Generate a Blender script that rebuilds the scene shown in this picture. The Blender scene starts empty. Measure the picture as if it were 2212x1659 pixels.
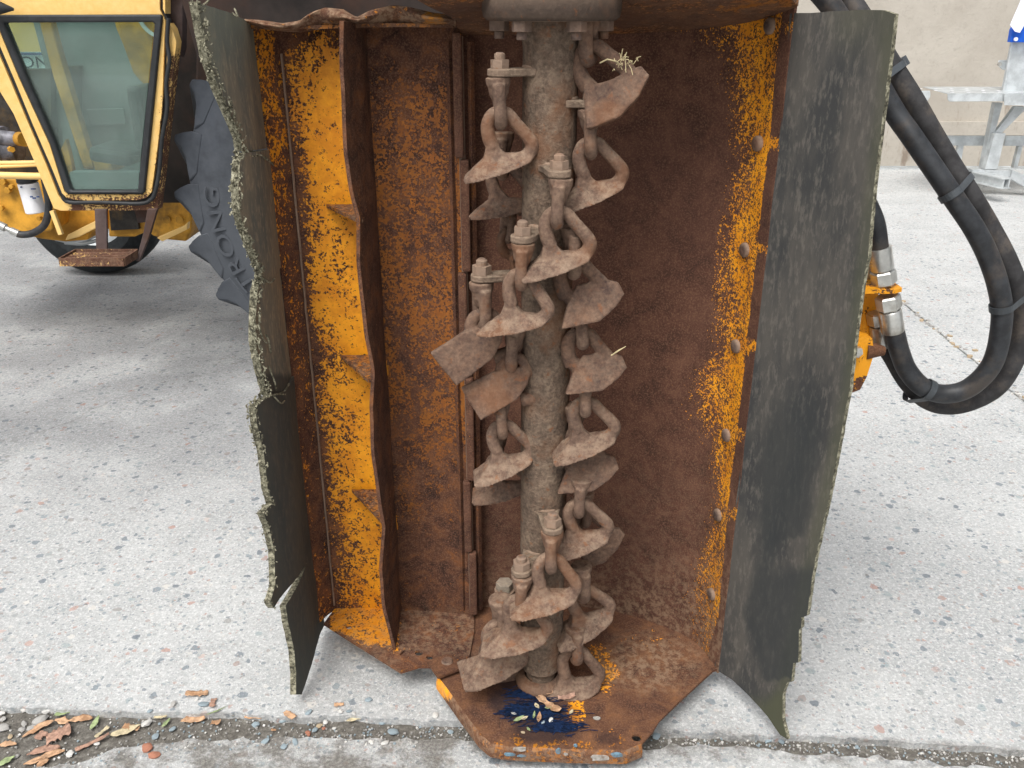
import bpy, bmesh, math, random
import numpy as np
from mathutils import Vector, Matrix, noise as mn
from mathutils.geometry import delaunay_2d_cdt
random.seed(7)
C = bpy.context.scene.collection
SC = bpy.context.scene
R = math.radians

# ------------------------------------------------------------------ camera, world, sun, exposure
CAM = Vector((0, 0, 1.35)); PITCH = R(23.0); F = 1897.0; CX, CY = 1106.0, 829.5
cd = bpy.data.cameras.new('camera'); cam = bpy.data.objects.new('camera', cd); C.objects.link(cam)
cam.location = CAM; cam.rotation_euler = (math.pi/2 - PITCH, 0, 0)
cd.sensor_width = 36; cd.lens = F/2212*36; cd.clip_end = 300; cd.clip_start = .05
SC.camera = cam
w = bpy.data.worlds.new('World'); SC.world = w; w.use_nodes = True
SUN_EL, SUN_AZ = R(58), R(205)      # high soft sun behind the camera, a little to the left
wn = w.node_tree.nodes; wl = w.node_tree.links
sky = wn.new('ShaderNodeTexSky'); sky.sky_type = 'NISHITA'; sky.sun_disc = False
sky.sun_elevation = SUN_EL; sky.sun_rotation = SUN_AZ; sky.air_density = 1.0; sky.dust_density = 6.0; sky.ozone_density = 1.0
hs = wn.new('ShaderNodeHueSaturation'); hs.inputs['Saturation'].default_value = .25
wl.new(sky.outputs[0], hs.inputs['Color']); wl.new(hs.outputs[0], wn['Background'].inputs[0])
wn['Background'].inputs[1].default_value = .15
sd = bpy.data.lights.new('sun', 'SUN'); so = bpy.data.objects.new('sun', sd); C.objects.link(so)
sd.energy = 1.3; sd.angle = R(30); sd.color = (1, .97, .93)
sv = Vector((math.sin(SUN_AZ)*math.cos(SUN_EL), math.cos(SUN_AZ)*math.cos(SUN_EL), math.sin(SUN_EL)))
so.rotation_euler = sv.to_track_quat('Z', 'Y').to_euler()
SC.view_settings.view_transform = 'Standard'; SC.view_settings.look = 'None'
SC.view_settings.exposure = 0.42; SC.view_settings.gamma = 1; SC.view_settings.use_curve_mapping = False

UP = Vector((0, math.sin(PITCH), math.cos(PITCH))); FW = Vector((0, math.cos(PITCH), -math.sin(PITCH)))
def ray(x, y): return FW*F + Vector((1, 0, 0))*(x-CX) - UP*(y-CY)
def P(x, y, Y): r = ray(x, y); return CAM + r*(Y/r.y)
def PZ(x, y, z): r = ray(x, y); return CAM + r*((z-CAM.z)/r.z)
def PV(x, y, a, b):                      # on the vertical plane through plan points a, b
    r = ray(x, y); n = Vector((-(b[1]-a[1]), b[0]-a[0], 0)); t = n.dot(Vector((a[0], a[1], 0))-CAM)/n.dot(r)
    return CAM + r*t
def proj(v):
    d = Vector(v)-CAM; k = d.dot(FW); return CX+F*d.x/k, CY-F*d.dot(UP)/k
def lerp(pts, t):                        # piecewise linear, pts = [(t, value)]
    if t <= pts[0][0]: return pts[0][1]
    for (a, u), (b, v) in zip(pts, pts[1:]):
        if t <= b: return u+(v-u)*(t-a)/(b-a)
    return pts[-1][1]
def sm(a, b, x): x = min(1, max(0, (x-a)/(b-a))); return x*x*(3-2*x)
def nz(x, y, z=0, s=1): return mn.noise(Vector((x*s, y*s, z*s)))

# ------------------------------------------------------------------ materials
class M:
    def __init__(s, name, rough=.8, metal=0, spec=.3):
        s.m = bpy.data.materials.new(name); s.m.use_nodes = True; s.t = s.m.node_tree; s.N = s.t.nodes; s.L = s.t.links
        s.b = s.N['Principled BSDF']; s.b.inputs['Roughness'].default_value = rough; s.b.inputs['Metallic'].default_value = metal
        s.b.inputs['Specular IOR Level'].default_value = spec
        s.geo = s.N.new('ShaderNodeNewGeometry'); s.tc = s.N.new('ShaderNodeTexCoord')
        s.vec = s.geo.outputs['Position']
    def objvec(s):
        oi = s.N.new('ShaderNodeObjectInfo'); a = s.N.new('ShaderNodeVectorMath'); a.operation = 'MULTIPLY_ADD'
        cb = s.N.new('ShaderNodeCombineXYZ')
        for i in range(3): s.L.new(oi.outputs['Random'], cb.inputs[i])
        s.L.new(cb.outputs[0], a.inputs[0]); a.inputs[1].default_value = (17, 29, 11); s.L.new(s.tc.outputs['Object'], a.inputs[2])
        s.vec = a.outputs[0]; s.rnd = oi.outputs['Random']; return s
    def put(s, sock, v):
        if hasattr(v, 'is_output') or isinstance(v, bpy.types.NodeSocket): s.L.new(v, sock)
        elif isinstance(v, (tuple, list)): sock.default_value = tuple(v)+((1,) if len(v) == 3 and len(sock.default_value) == 4 else ())
        else: sock.default_value = v
    def scaled(s, sc):
        v = s.N.new('ShaderNodeVectorMath'); v.operation = 'MULTIPLY'; s.L.new(s.vec, v.inputs[0]); v.inputs[1].default_value = sc; return v.outputs[0]
    def noise(s, scale, det=4, rough=.6, vec=None, dist=0):
        n = s.N.new('ShaderNodeTexNoise'); n.inputs['Scale'].default_value = scale; n.inputs['Detail'].default_value = det
        n.inputs['Roughness'].default_value = rough; n.inputs['Distortion'].default_value = dist
        s.L.new(vec or s.vec, n.inputs['Vector']); return n.outputs[0]
    def voro(s, scale, vec=None, out='Distance', feat='F1'):
        n = s.N.new('ShaderNodeTexVoronoi'); n.feature = feat; n.inputs['Scale'].default_value = scale; s.L.new(vec or s.vec, n.inputs['Vector'])
        return n.outputs[out]
    def ramp(s, f, stops, interp='LINEAR'):
        n = s.N.new('ShaderNodeValToRGB'); n.color_ramp.interpolation = interp; e = n.color_ramp.elements
        while len(e) < len(stops): e.new(.5)
        for i, (p, c) in enumerate(stops): e[i].position = p; e[i].color = tuple(c)+(1,) if not isinstance(c, (int, float)) else (c, c, c, 1)
        s.L.new(f, n.inputs[0]); return n.outputs[0]
    def mr(s, f, a, b, c=0, d=1, smooth=True):
        n = s.N.new('ShaderNodeMapRange'); n.interpolation_type = 'SMOOTHSTEP' if smooth else 'LINEAR'
        s.put(n.inputs[0], f)
        for i, v in enumerate((a, b, c, d)): s.put(n.inputs[i+1], v)
        return n.outputs[0]
    def mix(s, f, a, b, mode='MIX'):
        n = s.N.new('ShaderNodeMix'); n.data_type = 'RGBA'; n.blend_type = mode
        s.put(n.inputs[0], f); s.put(n.inputs[6], a); s.put(n.inputs[7], b); return n.outputs[2]
    def math(s, op, a, b=0, c=0):
        n = s.N.new('ShaderNodeMath'); n.operation = op
        for i, v in enumerate((a, b, c)): s.put(n.inputs[i], v)
        return n.outputs[0]
    def attr(s, name):
        n = s.N.new('ShaderNodeAttribute'); n.attribute_name = name; return n.outputs['Fac']
    def sep(s, v=None):
        n = s.N.new('ShaderNodeSeparateXYZ'); s.L.new(v or s.vec, n.inputs[0]); return n.outputs
    def color(s, c): s.put(s.b.inputs['Base Color'], c); return s
    def rough(s, c): s.put(s.b.inputs['Roughness'], c); return s
    def bump(s, h, dist=.002, st=.6, prev=None):
        n = s.N.new('ShaderNodeBump'); n.inputs['Distance'].default_value = dist; n.inputs['Strength'].default_value = st
        s.L.new(h, n.inputs['Height'])
        if prev: s.L.new(prev, n.inputs['Normal'])
        s.L.new(n.outputs[0], s.b.inputs['Normal']); return n.outputs[0]

RUST = [(.30, (.020, .010, .008)), (.45, (.062, .026, .016)), (.56, (.115, .048, .024)), (.70, (.21, .075, .022))]
RUSTD = [(.28, (.040, .018, .012)), (.5, (.088, .038, .024)), (.66, (.13, .060, .037)), (.82, (.20, .10, .055))]

def painted(name, sc=(55, 150), yel=((.93, .385, .016), (.72, .26, .012)), rust=RUST, k=3.5, objc=False):
    """chipped paint over rust; the point attribute cov says how much paint is left, old how burnt it has gone"""
    m = M(name)
    if objc: m.objvec()
    n1 = m.noise(16, 6, .65, vec=m.scaled((1, 1, .3)), dist=.8); n2 = m.noise(sc[0], 5, .68); n3 = m.noise(sc[1], 4, .65)
    s = m.math('MULTIPLY_ADD', n1, .22, m.math('MULTIPLY_ADD', n2, .36, m.math('MULTIPLY', n3, .42)))
    t = m.math('MULTIPLY_ADD', m.math('SUBTRACT', s, .5), k, .5)
    fac = m.mr(m.math('SUBTRACT', m.attr('cov'), t), -.05, .05)
    m2 = m.noise(22, 6, .7, dist=.6)
    rc = m.ramp(m2, rust)
    rc = m.mix(m.mr(m.noise(330, 3, .6), .45, .68, 0, .55), rc, (.22, .115, .070)); rc = m.mix(m.mr(m.noise(260, 3, .6), .54, .38, 0, .0), rc, (.02, .01, .01)); rc = m.mix(m.mr(m.noise(3.2, 4, .6), .45, .62, 0, .3), rc, (.062, .028, .020))
    pc = m.mix(m.mr(m.noise(30, 5, .7), .35, .65), yel[0], yel[1])
    pc = m.mix(m.attr('old'), pc, m.mix(m.mr(n2, .4, .6), (.15, .045, .012), (.27, .082, .013)))
    col = m.mix(fac, rc, pc)
    # mud and dried grass dust that has settled, as far as the attribute says
    df = m.math('MULTIPLY', m.attr('dust'), m.mr(m.noise(70, 5, .75), .42, .62))
    col = m.mix(df, col, (.27, .18, .115))
    col = m.mix(m.math('MULTIPLY', m.attr('blue'), m.mr(m.noise(60, 4, .7, vec=m.scaled((.5, 2.2, 1))), .40, .50)), col, (.006, .014, .042))
    col = m.mix(m.math('MULTIPLY', m.attr('grease'), .85), col, (.013, .010, .014))
    m.color(col); m.rough(m.mr(fac, 0, 1, .9, .5))
    b = m.bump(m.math('MULTIPLY_ADD', fac, .5, n3), .0016, .55)
    m.bump(m2, .004, .35, b)
    return m.m

def cast(name, cols, dust=(.38, .285, .20), df=.5, bump=.0022):
    m = M(name, .85).objvec()
    a = m.noise(28, 6, .7); b = m.noise(160, 4, .65); c = m.noise(9, 4, .6)
    col = m.ramp(m.math('MULTIPLY_ADD', b, .45, m.math('MULTIPLY', a, .55)), cols)
    col = m.mix(m.mr(c, .50, .66, 0, .6), col, (.16, .068, .030))
    up = m.sep(m.geo.outputs['Normal'])[2]
    dm = m.math('MULTIPLY', m.mr(up, .1, .8, .25, 1), m.mr(m.noise(60, 8, .8), .38, .66))   # dried mud lies where it fell
    col = m.mix(m.math('MULTIPLY', dm, df), col, dust)
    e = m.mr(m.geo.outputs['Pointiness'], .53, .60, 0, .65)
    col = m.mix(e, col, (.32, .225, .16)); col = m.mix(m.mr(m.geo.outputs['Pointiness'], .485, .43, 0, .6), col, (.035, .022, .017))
    col = m.mix(m.mr(m.noise(55, 4, .6), .60, .70, 0, .55), col, (.20, .075, .028))
    m.color(col); q = m.bump(b, bump, .7); m.bump(a, .004, .5, q); return m.m

MAT = {}
MAT['panel'] = painted('worn_yellow_paint', (75, 200))
MAT['hood'] = painted('rusty_hood_steel', (140, 320), rust=RUSTD, k=4.2)
MAT['plate'] = painted('rusty_floor_steel', rust=[(.30, (.035, .018, .013)), (.46, (.09, .040, .022)), (.6, (.15, .068, .032)), (.75, (.24, .105, .035))])
MAT['flail'] = cast('forged_flail_steel', [(.34, (.062, .036, .027)), (.5, (.128, .078, .055)), (.66, (.22, .14, .095))])
MAT['dark_flail'] = cast('oily_flail_steel', [(.38, (.055, .033, .026)), (.5, (.11, .064, .044)), (.62, (.165, .098, .064))], df=.25)
MAT['rotor'] = cast('rotor_steel', [(.38, (.050, .034, .025)), (.5, (.120, .082, .058)), (.62, (.21, .15, .105))], dust=(.27, .21, .15), df=.9, bump=.005)
MAT['housing'] = cast('housing_steel', [(.38, (.012, .008, .007)), (.5, (.024, .016, .013)), (.62, (.05, .034, .026))], df=.1)  # darkened so the colour carries the low light around the housing
MAT['bolt'] = cast('bolt_steel', [(.38, (.04, .026, .022)), (.5, (.09, .06, .05)), (.62, (.15, .10, .075))], df=.2)
MAT['nut'] = cast('bright_bolt', [(.38, (.14, .12, .10)), (.5, (.22, .20, .16)), (.62, (.30, .26, .20))], df=.2)

def rubber(name, base, pale, green, pf=.55):
    m = M(name, .85, spec=.2)
    v = m.scaled((1, 1, .35))
    a = m.noise(14, 6, .65, vec=v); b = m.noise(110, 4, .7, vec=v); c = m.noise(5, 3, .5)
    col = m.mix(m.mr(a, .36, .66, 0, pf), base, pale)
    col = m.mix(m.mr(b, .48, .68, 0, .45), col, [x*1.4 for x in pale])
    g = m.mr(m.attr('moss'), 0, 1)
    col = m.mix(m.math('MULTIPLY', g, m.mr(c, .3, .6, .4, 1)), col, green)
    wet = m.mr(m.math('SUBTRACT', m.attr('wet'), m.math('MULTIPLY_ADD', m.noise(9, 5, .65), .5, -.25)), .2, .62, 0, .75)
    col = m.mix(wet, col, (.034, .038, .039))
    m.color(col); q = m.bump(b, .0012, .6); m.bump(a, .004, .35, q); return m.m
MAT['flap'] = rubber('weathered_rubber', (.044, .045, .045), (.120, .108, .092), (.075, .078, .050))
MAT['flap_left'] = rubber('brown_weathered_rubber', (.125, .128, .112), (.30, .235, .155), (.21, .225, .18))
m = M('frayed_canvas', .95).objvec(); m.color(m.ramp(m.noise(120, 4, .7), [(.38, (.045, .042, .03)), (.5, (.17, .16, .11)), (.66, (.40, .38, .28))])); m.bump(m.noise(200), .002); MAT['fray'] = m.m

def plain(name, col, rough=.6, metal=0, var=.25, scale=30, bump=.0006, spec=.3, grime=None):
    m = M(name, rough, metal, spec)
    n = m.noise(scale, 5, .65)
    c = m.mix(m.mr(n, .35, .65), [x*(1-var) for x in col], [min(1, x*(1+var)) for x in col])
    if grime: c = m.mix(m.mr(m.noise(scale*.35, 6, .7), .48, .64, 0, .8), c, grime)
    m.color(c); m.bump(m.noise(scale*4, 3), bump, .6); return m.m
MAT['hose'] = plain('hose_rubber', (.022, .024, .027), .5, var=.35, scale=40, spec=.4, grime=(.055, .045, .038))
MAT['hose_dusty'] = plain('dusty_hose_rubber', (.034, .033, .034), .7, var=.3, scale=40, grime=(.085, .070, .058))
MAT['tie'] = plain('black_nylon', (.045, .052, .058), .45, spec=.5)
MAT['zinc'] = plain('zinc_plated_steel', (.55, .55, .52), .32, .75, var=.15, scale=25, grime=(.30, .27, .22))
MAT['galv'] = plain('galvanised_steel', (.54, .57, .58), .45, .35, var=.16, scale=9, grime=(.40, .43, .44))
MAT['cabyellow'] = plain('cab_yellow_paint', (.80, .54, .20), .45, var=.07, scale=3, spec=.4, grime=(.72, .45, .15))
MAT['oldyellow'] = plain('grimy_yellow_paint', (.50, .25, .028), .65, var=.35, scale=7, grime=(.09, .05, .018))
MAT['brightyellow'] = painted('bracket_yellow_paint', yel=((.85, .36, .012), (.80, .33, .012)), objc=False)
MAT['cabrust'] = painted('rusty_cab_paint', yel=((.80, .54, .20), (.76, .48, .15)), rust=RUSTD, k=2.6)
MAT['black'] = plain('black_rubber_seal', (.020, .022, .024), .55, spec=.4)
MAT['dark'] = plain('dark_rusty_sheet', (.018, .013, .011), .8, var=.5, scale=5, grime=(.045, .022, .014))
MAT['brownsteel'] = plain('brown_steel', (.085, .060, .055), .8, var=.3, scale=12, grime=(.07, .035, .022))
MAT['engine'] = plain('oily_engine', (.030, .026, .022), .6, var=.5, scale=18, grime=(.10, .06, .02))
MAT['alu'] = plain('grey_castings', (.17, .17, .19), .5, .3, var=.4, scale=20, grime=(.03, .028, .026))
MAT['white'] = plain('white_enamel', (.80, .81, .84), .4, var=.04)
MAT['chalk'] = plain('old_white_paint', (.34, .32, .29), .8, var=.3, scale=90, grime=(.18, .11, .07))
MAT['oldblue'] = plain('old_blue_paint', (.13, .22, .28), .7, var=.3, scale=90, grime=(.16, .11, .08))
MAT['inkblue'] = plain('dark_blue_ink', (.05, .09, .22), .6)
MAT['paleblue'] = plain('pale_blue_decal', (.62, .76, .82), .5, var=.06)
MAT['blue'] = plain('blue_plastic', (.010, .10, .55), .4, var=.1)
MAT['paper'] = plain('white_paper', (.80, .80, .90), .8, var=.08)
MAT['boardgrey'] = plain('grey_inner_lining', (.20, .23, .235), .8, var=.18, scale=4, grime=(.13, .15, .15))
MAT['seat'] = plain('seat_vinyl', (.05, .06, .06), .5, var=.3, scale=9)
MAT['tyre'] = plain('tyre_rubber', (.040, .046, .056), .75, var=.25, scale=5, bump=.0008, grime=(.075, .083, .095))
MAT['tyreletter'] = plain('tyre_letter_rubber', (.085, .094, .105), .7, var=.1)
MAT['fartyre'] = plain('dark_tyre_rubber', (.022, .026, .028), .8)
MAT['twine'] = plain('blue_fibres', (.006, .018, .055), .6, var=.5, scale=120)
MAT['straw'] = plain('dry_straw', (.42, .35, .20), .9, var=.25, scale=90)
MAT['oleaf'] = plain('orange_dry_leaf', (.48, .30, .18), .7, var=.3, scale=90, bump=.0015, grime=(.30, .16, .08))
MAT['bleaf'] = plain('brown_dry_leaf', (.36, .22, .16), .8, var=.3, scale=90, bump=.0015)
MAT['pleaf'] = plain('pale_dry_leaf', (.50, .43, .28), .8, var=.25, scale=90, bump=.0015)
MAT['gleaf'] = plain('green_leaf', (.26, .32, .16), .6, var=.3, scale=90, bump=.001)
for nm, c in (('blue', (.27, .33, .36)), ('white', (.58, .57, .54)), ('grey', (.36, .35, .33)), ('red', (.38, .17, .11)), ('tan', (.42, .33, .22))):
    m = M('stone_'+nm, .85).objvec(); m.color(m.ramp(m.noise(140, 5, .7), [(.3, [x*.6 for x in c]), (.5, c), (.7, [min(.9, x*1.35) for x in c])])); m.bump(m.noise(200), .001); MAT['stone_'+nm] = m.m
# glass
m = M('tinted_glass', .05); N, L = m.N, m.L
tr = N.new('ShaderNodeBsdfTransparent'); tr.inputs[0].default_value = (.64, .78, .72, 1)
gl = N.new('ShaderNodeBsdfGlossy'); gl.inputs['Roughness'].default_value = .03; gl.inputs[0].default_value = (.8, .9, .9, 1)
df = N.new('ShaderNodeBsdfDiffuse'); df.inputs[0].default_value = (.36, .43, .40, 1)
fr = N.new('ShaderNodeFresnel'); fr.inputs[0].default_value = 1.5
mx = N.new('ShaderNodeMixShader'); mx2 = N.new('ShaderNodeMixShader')
L.new(m.mr(m.noise(3, 5, .6), .3, .7, .10, .26), mx2.inputs[0]); L.new(tr.outputs[0], mx2.inputs[1]); L.new(df.outputs[0], mx2.inputs[2])
L.new(fr.outputs[0], mx.inputs[0]); L.new(mx2.outputs[0], mx.inputs[1]); L.new(gl.outputs[0], mx.inputs[2])
L.new(mx.outputs[0], N['Material Output'].inputs[0]); MAT['glass'] = m.m

# concrete with exposed stones; trodden dirt along the joint
def concrete(name, dirty):
    m = M(name, .9, spec=.25); X, Y, Z = m.sep()
    big = m.noise(2.1, 6, .68); mid = m.noise(14, 5, .7); fine = m.noise(150, 4, .7); grit = m.noise(420, 2, .6)
    col = m.mix(m.mr(big, .35, .65), (.395, .408, .408), (.50, .512, .508))
    col = m.mix(m.mr(mid, .42, .68, 0, .55), col, (.385, .395, .395))
    col = m.mix(m.mr(fine, .5, .70, 0, .7), col, (.74, .745, .74))
    col = m.mix(m.mr(grit, .56, .70, 0, .55), col, (.26, .26, .26))
    col = m.mix(m.mr(m.noise(75, 5, .75), .46, .62, 0, .45), col, (.70, .70, .69)); col = m.mix(m.mr(m.noise(230, 4, .7, vec=m.scaled((1, .7, 1))), .40, .30, 0, .5), col, (.24, .24, .24))
    for sc, lo, hi, amt in ((46, .89, .90, .75), (85, .84, .85, .6), (170, .78, .79, .5)):
        wv = m.N.new('ShaderNodeVectorMath'); wv.operation = 'ADD'; m.L.new(m.vec, wv.inputs[0])
        nn = m.N.new('ShaderNodeTexNoise'); nn.inputs['Scale'].default_value = sc*1.1; m.L.new(m.vec, nn.inputs['Vector'])
        ss = m.N.new('ShaderNodeVectorMath'); ss.operation = 'SCALE'; m.L.new(nn.outputs['Color'], ss.inputs[0]); ss.inputs['Scale'].default_value = .9/sc
        m.L.new(ss.outputs[0], wv.inputs[1])
        d = m.voro(sc, wv.outputs[0]); vc = m.voro(sc, wv.outputs[0], 'Color')
        pick = m.sep(vc)
        on = m.math('MULTIPLY', m.mr(pick[0], lo, hi), m.mr(d, .50, .40))
        sc_col = m.ramp(pick[1], [(0, (.12, .15, .18)), (.35, (.20, .24, .27)), (.55, (.33, .38, .39)), (.72, (.30, .27, .25)), (.84, (.45, .26, .21)), (.92, (.62, .60, .56))])
        col = m.mix(m.math('MULTIPLY', on, amt), col, sc_col)
    # trodden dirt, widest on the left
    jl = m.math('MULTIPLY_ADD', X, -.045, 1.378)
    dist = m.math('SUBTRACT', Y, jl)
    wob = m.math('MULTIPLY_ADD', m.noise(7, 5, .65), .16, -.08)
    left = m.mr(X, .25, -.75, 0, 1)
    far_edge = m.mr(m.math('ADD', dist, m.math('MULTIPLY', wob, .5)), .022, -.012)
    near_w = m.mr(left, 0, 1, -.04, -.26)
    near_edge = m.mr(m.math('SUBTRACT', m.math('ADD', dist, wob), near_w), -.05, 0)
    dirtf = m.math('MULTIPLY', m.math('MULTIPLY', m.math('MULTIPLY', far_edge, near_edge), m.mr(m.noise(9, 6, .7), .40, .58, .1, 1)), dirty)
    col = m.mix(dirtf, col, m.mix(m.mr(fine, .4, .65), (.13, .122, .108), (.25, .235, .21)))
    # shade of the tractor, painted into the slab colour in uneven patches
    tractor_shade = m.math('MULTIPLY', m.mr(m.math('ADD', X, m.math('MULTIPLY', mid, .5)), .4, -.9), m.mr(Y, 1.9, 2.9))
    tractor_shade = m.math('MULTIPLY', tractor_shade, m.mr(m.noise(2.3, 4, .6), .3, .6, .45, .95))
    col = m.mix(tractor_shade, col, (.56, .56, .57), 'MULTIPLY')
    # hair crack wandering to the wheel
    ck = m.math('ABSOLUTE', m.math('SUBTRACT', m.math('MULTIPLY_ADD', X, 1.5, m.math('MULTIPLY', m.noise(3.5, 5, .6), 1.1)), m.math('MULTIPLY_ADD', Y, 1.0, -4.6)))
    ckf = m.math('MULTIPLY', m.mr(ck, .02, .004), m.mr(Y, 1.8, 2.4))
    col = m.mix(m.math('MULTIPLY', ckf, .25), col, (.06, .06, .055))
    m.color(col); q = m.bump(m.math('MULTIPLY_ADD', fine, .7, grit), .0035, .75); m.bump(mid, .008, .5, q); return m.m
MAT['concrete'] = concrete('worn_concrete', .75)
MAT['concrete2'] = concrete('worn_concrete_near', .9)
m = M('joint_dirt', .95); m.color(m.ramp(m.noise(90, 6, .75), [(.3, (.065, .06, .052)), (.5, (.13, .12, .105)), (.62, (.20, .19, .165)), (.72, (.36, .35, .32))])); m.bump(m.noise(150, 4), .004, .9); MAT['dirt'] = m.m
m = M('rendered_wall', .9, spec=.2); X, Y, Z = m.sep()
c = m.mix(m.mr(m.noise(1.3, 5, .6), .35, .65), (.40, .365, .315), (.47, .435, .38)); c = m.mix(m.mr(m.noise(30, 4, .7), .5, .7, 0, .35), c, (.33, .30, .26))
st = m.math('MULTIPLY', m.mr(m.noise(3, 5, .7, vec=m.scaled((2.5, 1, .6))), .52, .68), m.mr(Z, 1.3, .3, 0, .8))
c = m.mix(st, c, (.22, .17, .13)); m.color(c); m.bump(m.noise(12, 6, .7), .012, .6); MAT['wall'] = m.m

# ------------------------------------------------------------------ mesh helpers
def setattrs(me, co, f):
    names = ('cov', 'old', 'dust', 'blue', 'grease', 'moss', 'wet')
    vals = {n: np.zeros(len(co), 'f') for n in names}
    if f:
        for i, c in enumerate(co):
            for k, v in f(c).items(): vals[k][i] = v
    for n in names:
        a = me.attributes.new(n, 'FLOAT', 'POINT'); a.data.foreach_set('value', vals[n])
def mk(name, verts, faces, mat, parent=None, smooth=None, af=None, attrs=False, loc=None):
    """verts in world space; parts are stored relative to their parent"""
    off = Vector(loc) if loc is not None else Vector((0, 0, 0))
    if parent is not None:
        off = WORLD[parent.name]
        if loc is not None: off = Vector(loc)
    me = bpy.data.meshes.new(name)
    me.from_pydata([tuple(Vector(v)-off) for v in verts], [], faces)
    bm = bmesh.new(); bm.from_mesh(me); bmesh.ops.recalc_face_normals(bm, faces=bm.faces); bm.to_mesh(me); bm.free()
    mats = mat if isinstance(mat, (list, tuple)) else [mat]
    for q in mats: me.materials.append(MAT[q] if isinstance(q, str) else q)
    if af or attrs: setattrs(me, [Vector(v) for v in verts], af)
    if smooth is not None:
        me.polygons.foreach_set('use_smooth', [True]*len(me.polygons))
        if smooth < 180: me.set_sharp_from_angle(angle=R(smooth))
    o = bpy.data.objects.new(name, me); C.objects.link(o)
    if parent is not None: o.parent = parent; o.location = off-WORLD[parent.name]
    else: o.location = off
    WORLD[o.name] = off
    return o
WORLD = {}
def tag(o, label=None, cat=None, group=None, kind=None):
    for k, v in (('label', label), ('category', cat), ('group', group), ('kind', kind)):
        if v: o[k] = v
    return o
def root(name, loc, label, cat, group=None):
    o = bpy.data.objects.new(name, None); o.location = loc; o.empty_display_size = .1; C.objects.link(o); WORLD[o.name] = Vector(loc)
    return tag(o, label, cat, group)
def inside(p, poly):
    r = False; x, y = p; j = len(poly)-1
    for i in range(len(poly)):
        a, b = poly[i], poly[j]
        if (a[1] > y) != (b[1] > y) and x < (b[0]-a[0])*(y-a[1])/(b[1]-a[1])+a[0]: r = not r
        j = i
    return r
def dens(poly, s, closed=True):
    out = []
    n = len(poly)
    for i in range(n if closed else n-1):
        a, b = Vector(poly[i]), Vector(poly[(i+1) % n]); k = max(1, int((b-a).length/s))
        out += [tuple(a.lerp(b, j/k)) for j in range(k)]
    if not closed: out.append(tuple(poly[-1]))
    return out
def region(poly, sp, holes=(), keepout=.5):
    """triangulated plan region: outline, holes and inner grid points"""
    poly = dens(poly, sp) if sp else list(poly); holes = [list(h) for h in holes]
    V = list(poly); E = [(i, (i+1) % len(poly)) for i in range(len(poly))]
    for h in holes:
        b = len(V); V += h; E += [(b+i, b+(i+1) % len(h)) for i in range(len(h))]
    if sp:
        xs = [p[0] for p in poly]; ys = [p[1] for p in poly]
        bd = np.array(V)
        y = min(ys)+sp/2; r = 0
        while y < max(ys):
            x = min(xs)+(sp/2 if r % 2 else 0)
            while x < max(xs):
                if inside((x, y), poly) and not any(inside((x, y), h) for h in holes) and ((bd-[x, y])**2).sum(1).min() > (sp*keepout)**2: V.append((x, y))
                x += sp
            y += sp*.87; r += 1
    res = delaunay_2d_cdt([Vector(v) for v in V], E, [], 0, 1e-6)
    v2 = [tuple(v) for v in res[0]]; fs = []
    for f in res[2]:
        c = (sum(v2[i][0] for i in f)/3, sum(v2[i][1] for i in f)/3)
        if inside(c, poly) and not any(inside(c, h) for h in holes): fs.append(tuple(f))
    return v2, fs
def solid(name, reg, ft, fb, mat, parent=None, side=None, **kw):
    v2, fs = reg; n = len(v2)
    V = [ft(*p) for p in v2]+[fb(*p) for p in v2]
    cnt = {}
    for f in fs:
        for a, b in zip(f, f[1:]+f[:1]): cnt[(min(a, b), max(a, b))] = cnt.get((min(a, b), max(a, b)), 0)+1
    Fc = list(fs)+[tuple(i+n for i in f[::-1]) for f in fs]; ns = len(Fc)
    for f in fs:
        for a, b in zip(f, f[1:]+f[:1]):
            if cnt[(min(a, b), max(a, b))] == 1: Fc.append((b, a, a+n, b+n))
    o = mk(name, V, Fc, mat, parent, **kw)
    if side is not None:
        for p in o.data.polygons:
            if p.index >= ns: p.material_index = side
    return o
def grid(name, rows, mat, parent=None, thick=.004, closed=False, **kw):
    """rows: list of equally long point lists; a sheet with thickness"""
    nr, nc = len(rows), len(rows[0]); V = [Vector(p) for r in rows for p in r]
    nrm = []
    for i in range(nr):
        for j in range(nc):
            a = V[min(i+1, nr-1)*nc+j]-V[max(i-1, 0)*nc+j]; b = V[i*nc+min(j+1, nc-1)]-V[i*nc+max(j-1, 0)]
            n = a.cross(b); nrm.append(n.normalized() if n.length > 1e-12 else Vector((0, 0, 1)))
    W = V+[v-n*thick for v, n in zip(V, nrm)]; b = nr*nc; Fc = []
    for i in range(nr-1):
        for j in range(nc-1):
            q = (i*nc+j, i*nc+j+1, (i+1)*nc+j+1, (i+1)*nc+j); Fc += [q, tuple(k+b for k in q[::-1])]
    for i in range(nr-1):
        for j in (0, nc-1): Fc.append((i*nc+j, (i+1)*nc+j, (i+1)*nc+j+b, i*nc+j+b))
    for j in range(nc-1):
        for i in (0, nr-1): Fc.append((i*nc+j, i*nc+j+1, i*nc+j+1+b, i*nc+j+b))
    return mk(name, W, Fc, mat, parent, **kw)
def catmull(pts, n=8):
    P_ = [Vector(p) for p in pts]; P_ = [2*P_[0]-P_[1]]+P_+[2*P_[-1]-P_[-2]]; out = []
    for i in range(1, len(P_)-2):
        a, b, c, d = P_[i-1:i+3]
        for k in range(n):
            t = k/n; out.append(.5*((2*b)+(c-a)*t+(2*a-5*b+4*c-d)*t*t+(3*b-a-3*c+d)*t**3))
    out.append(P_[-2]); return out
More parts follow.
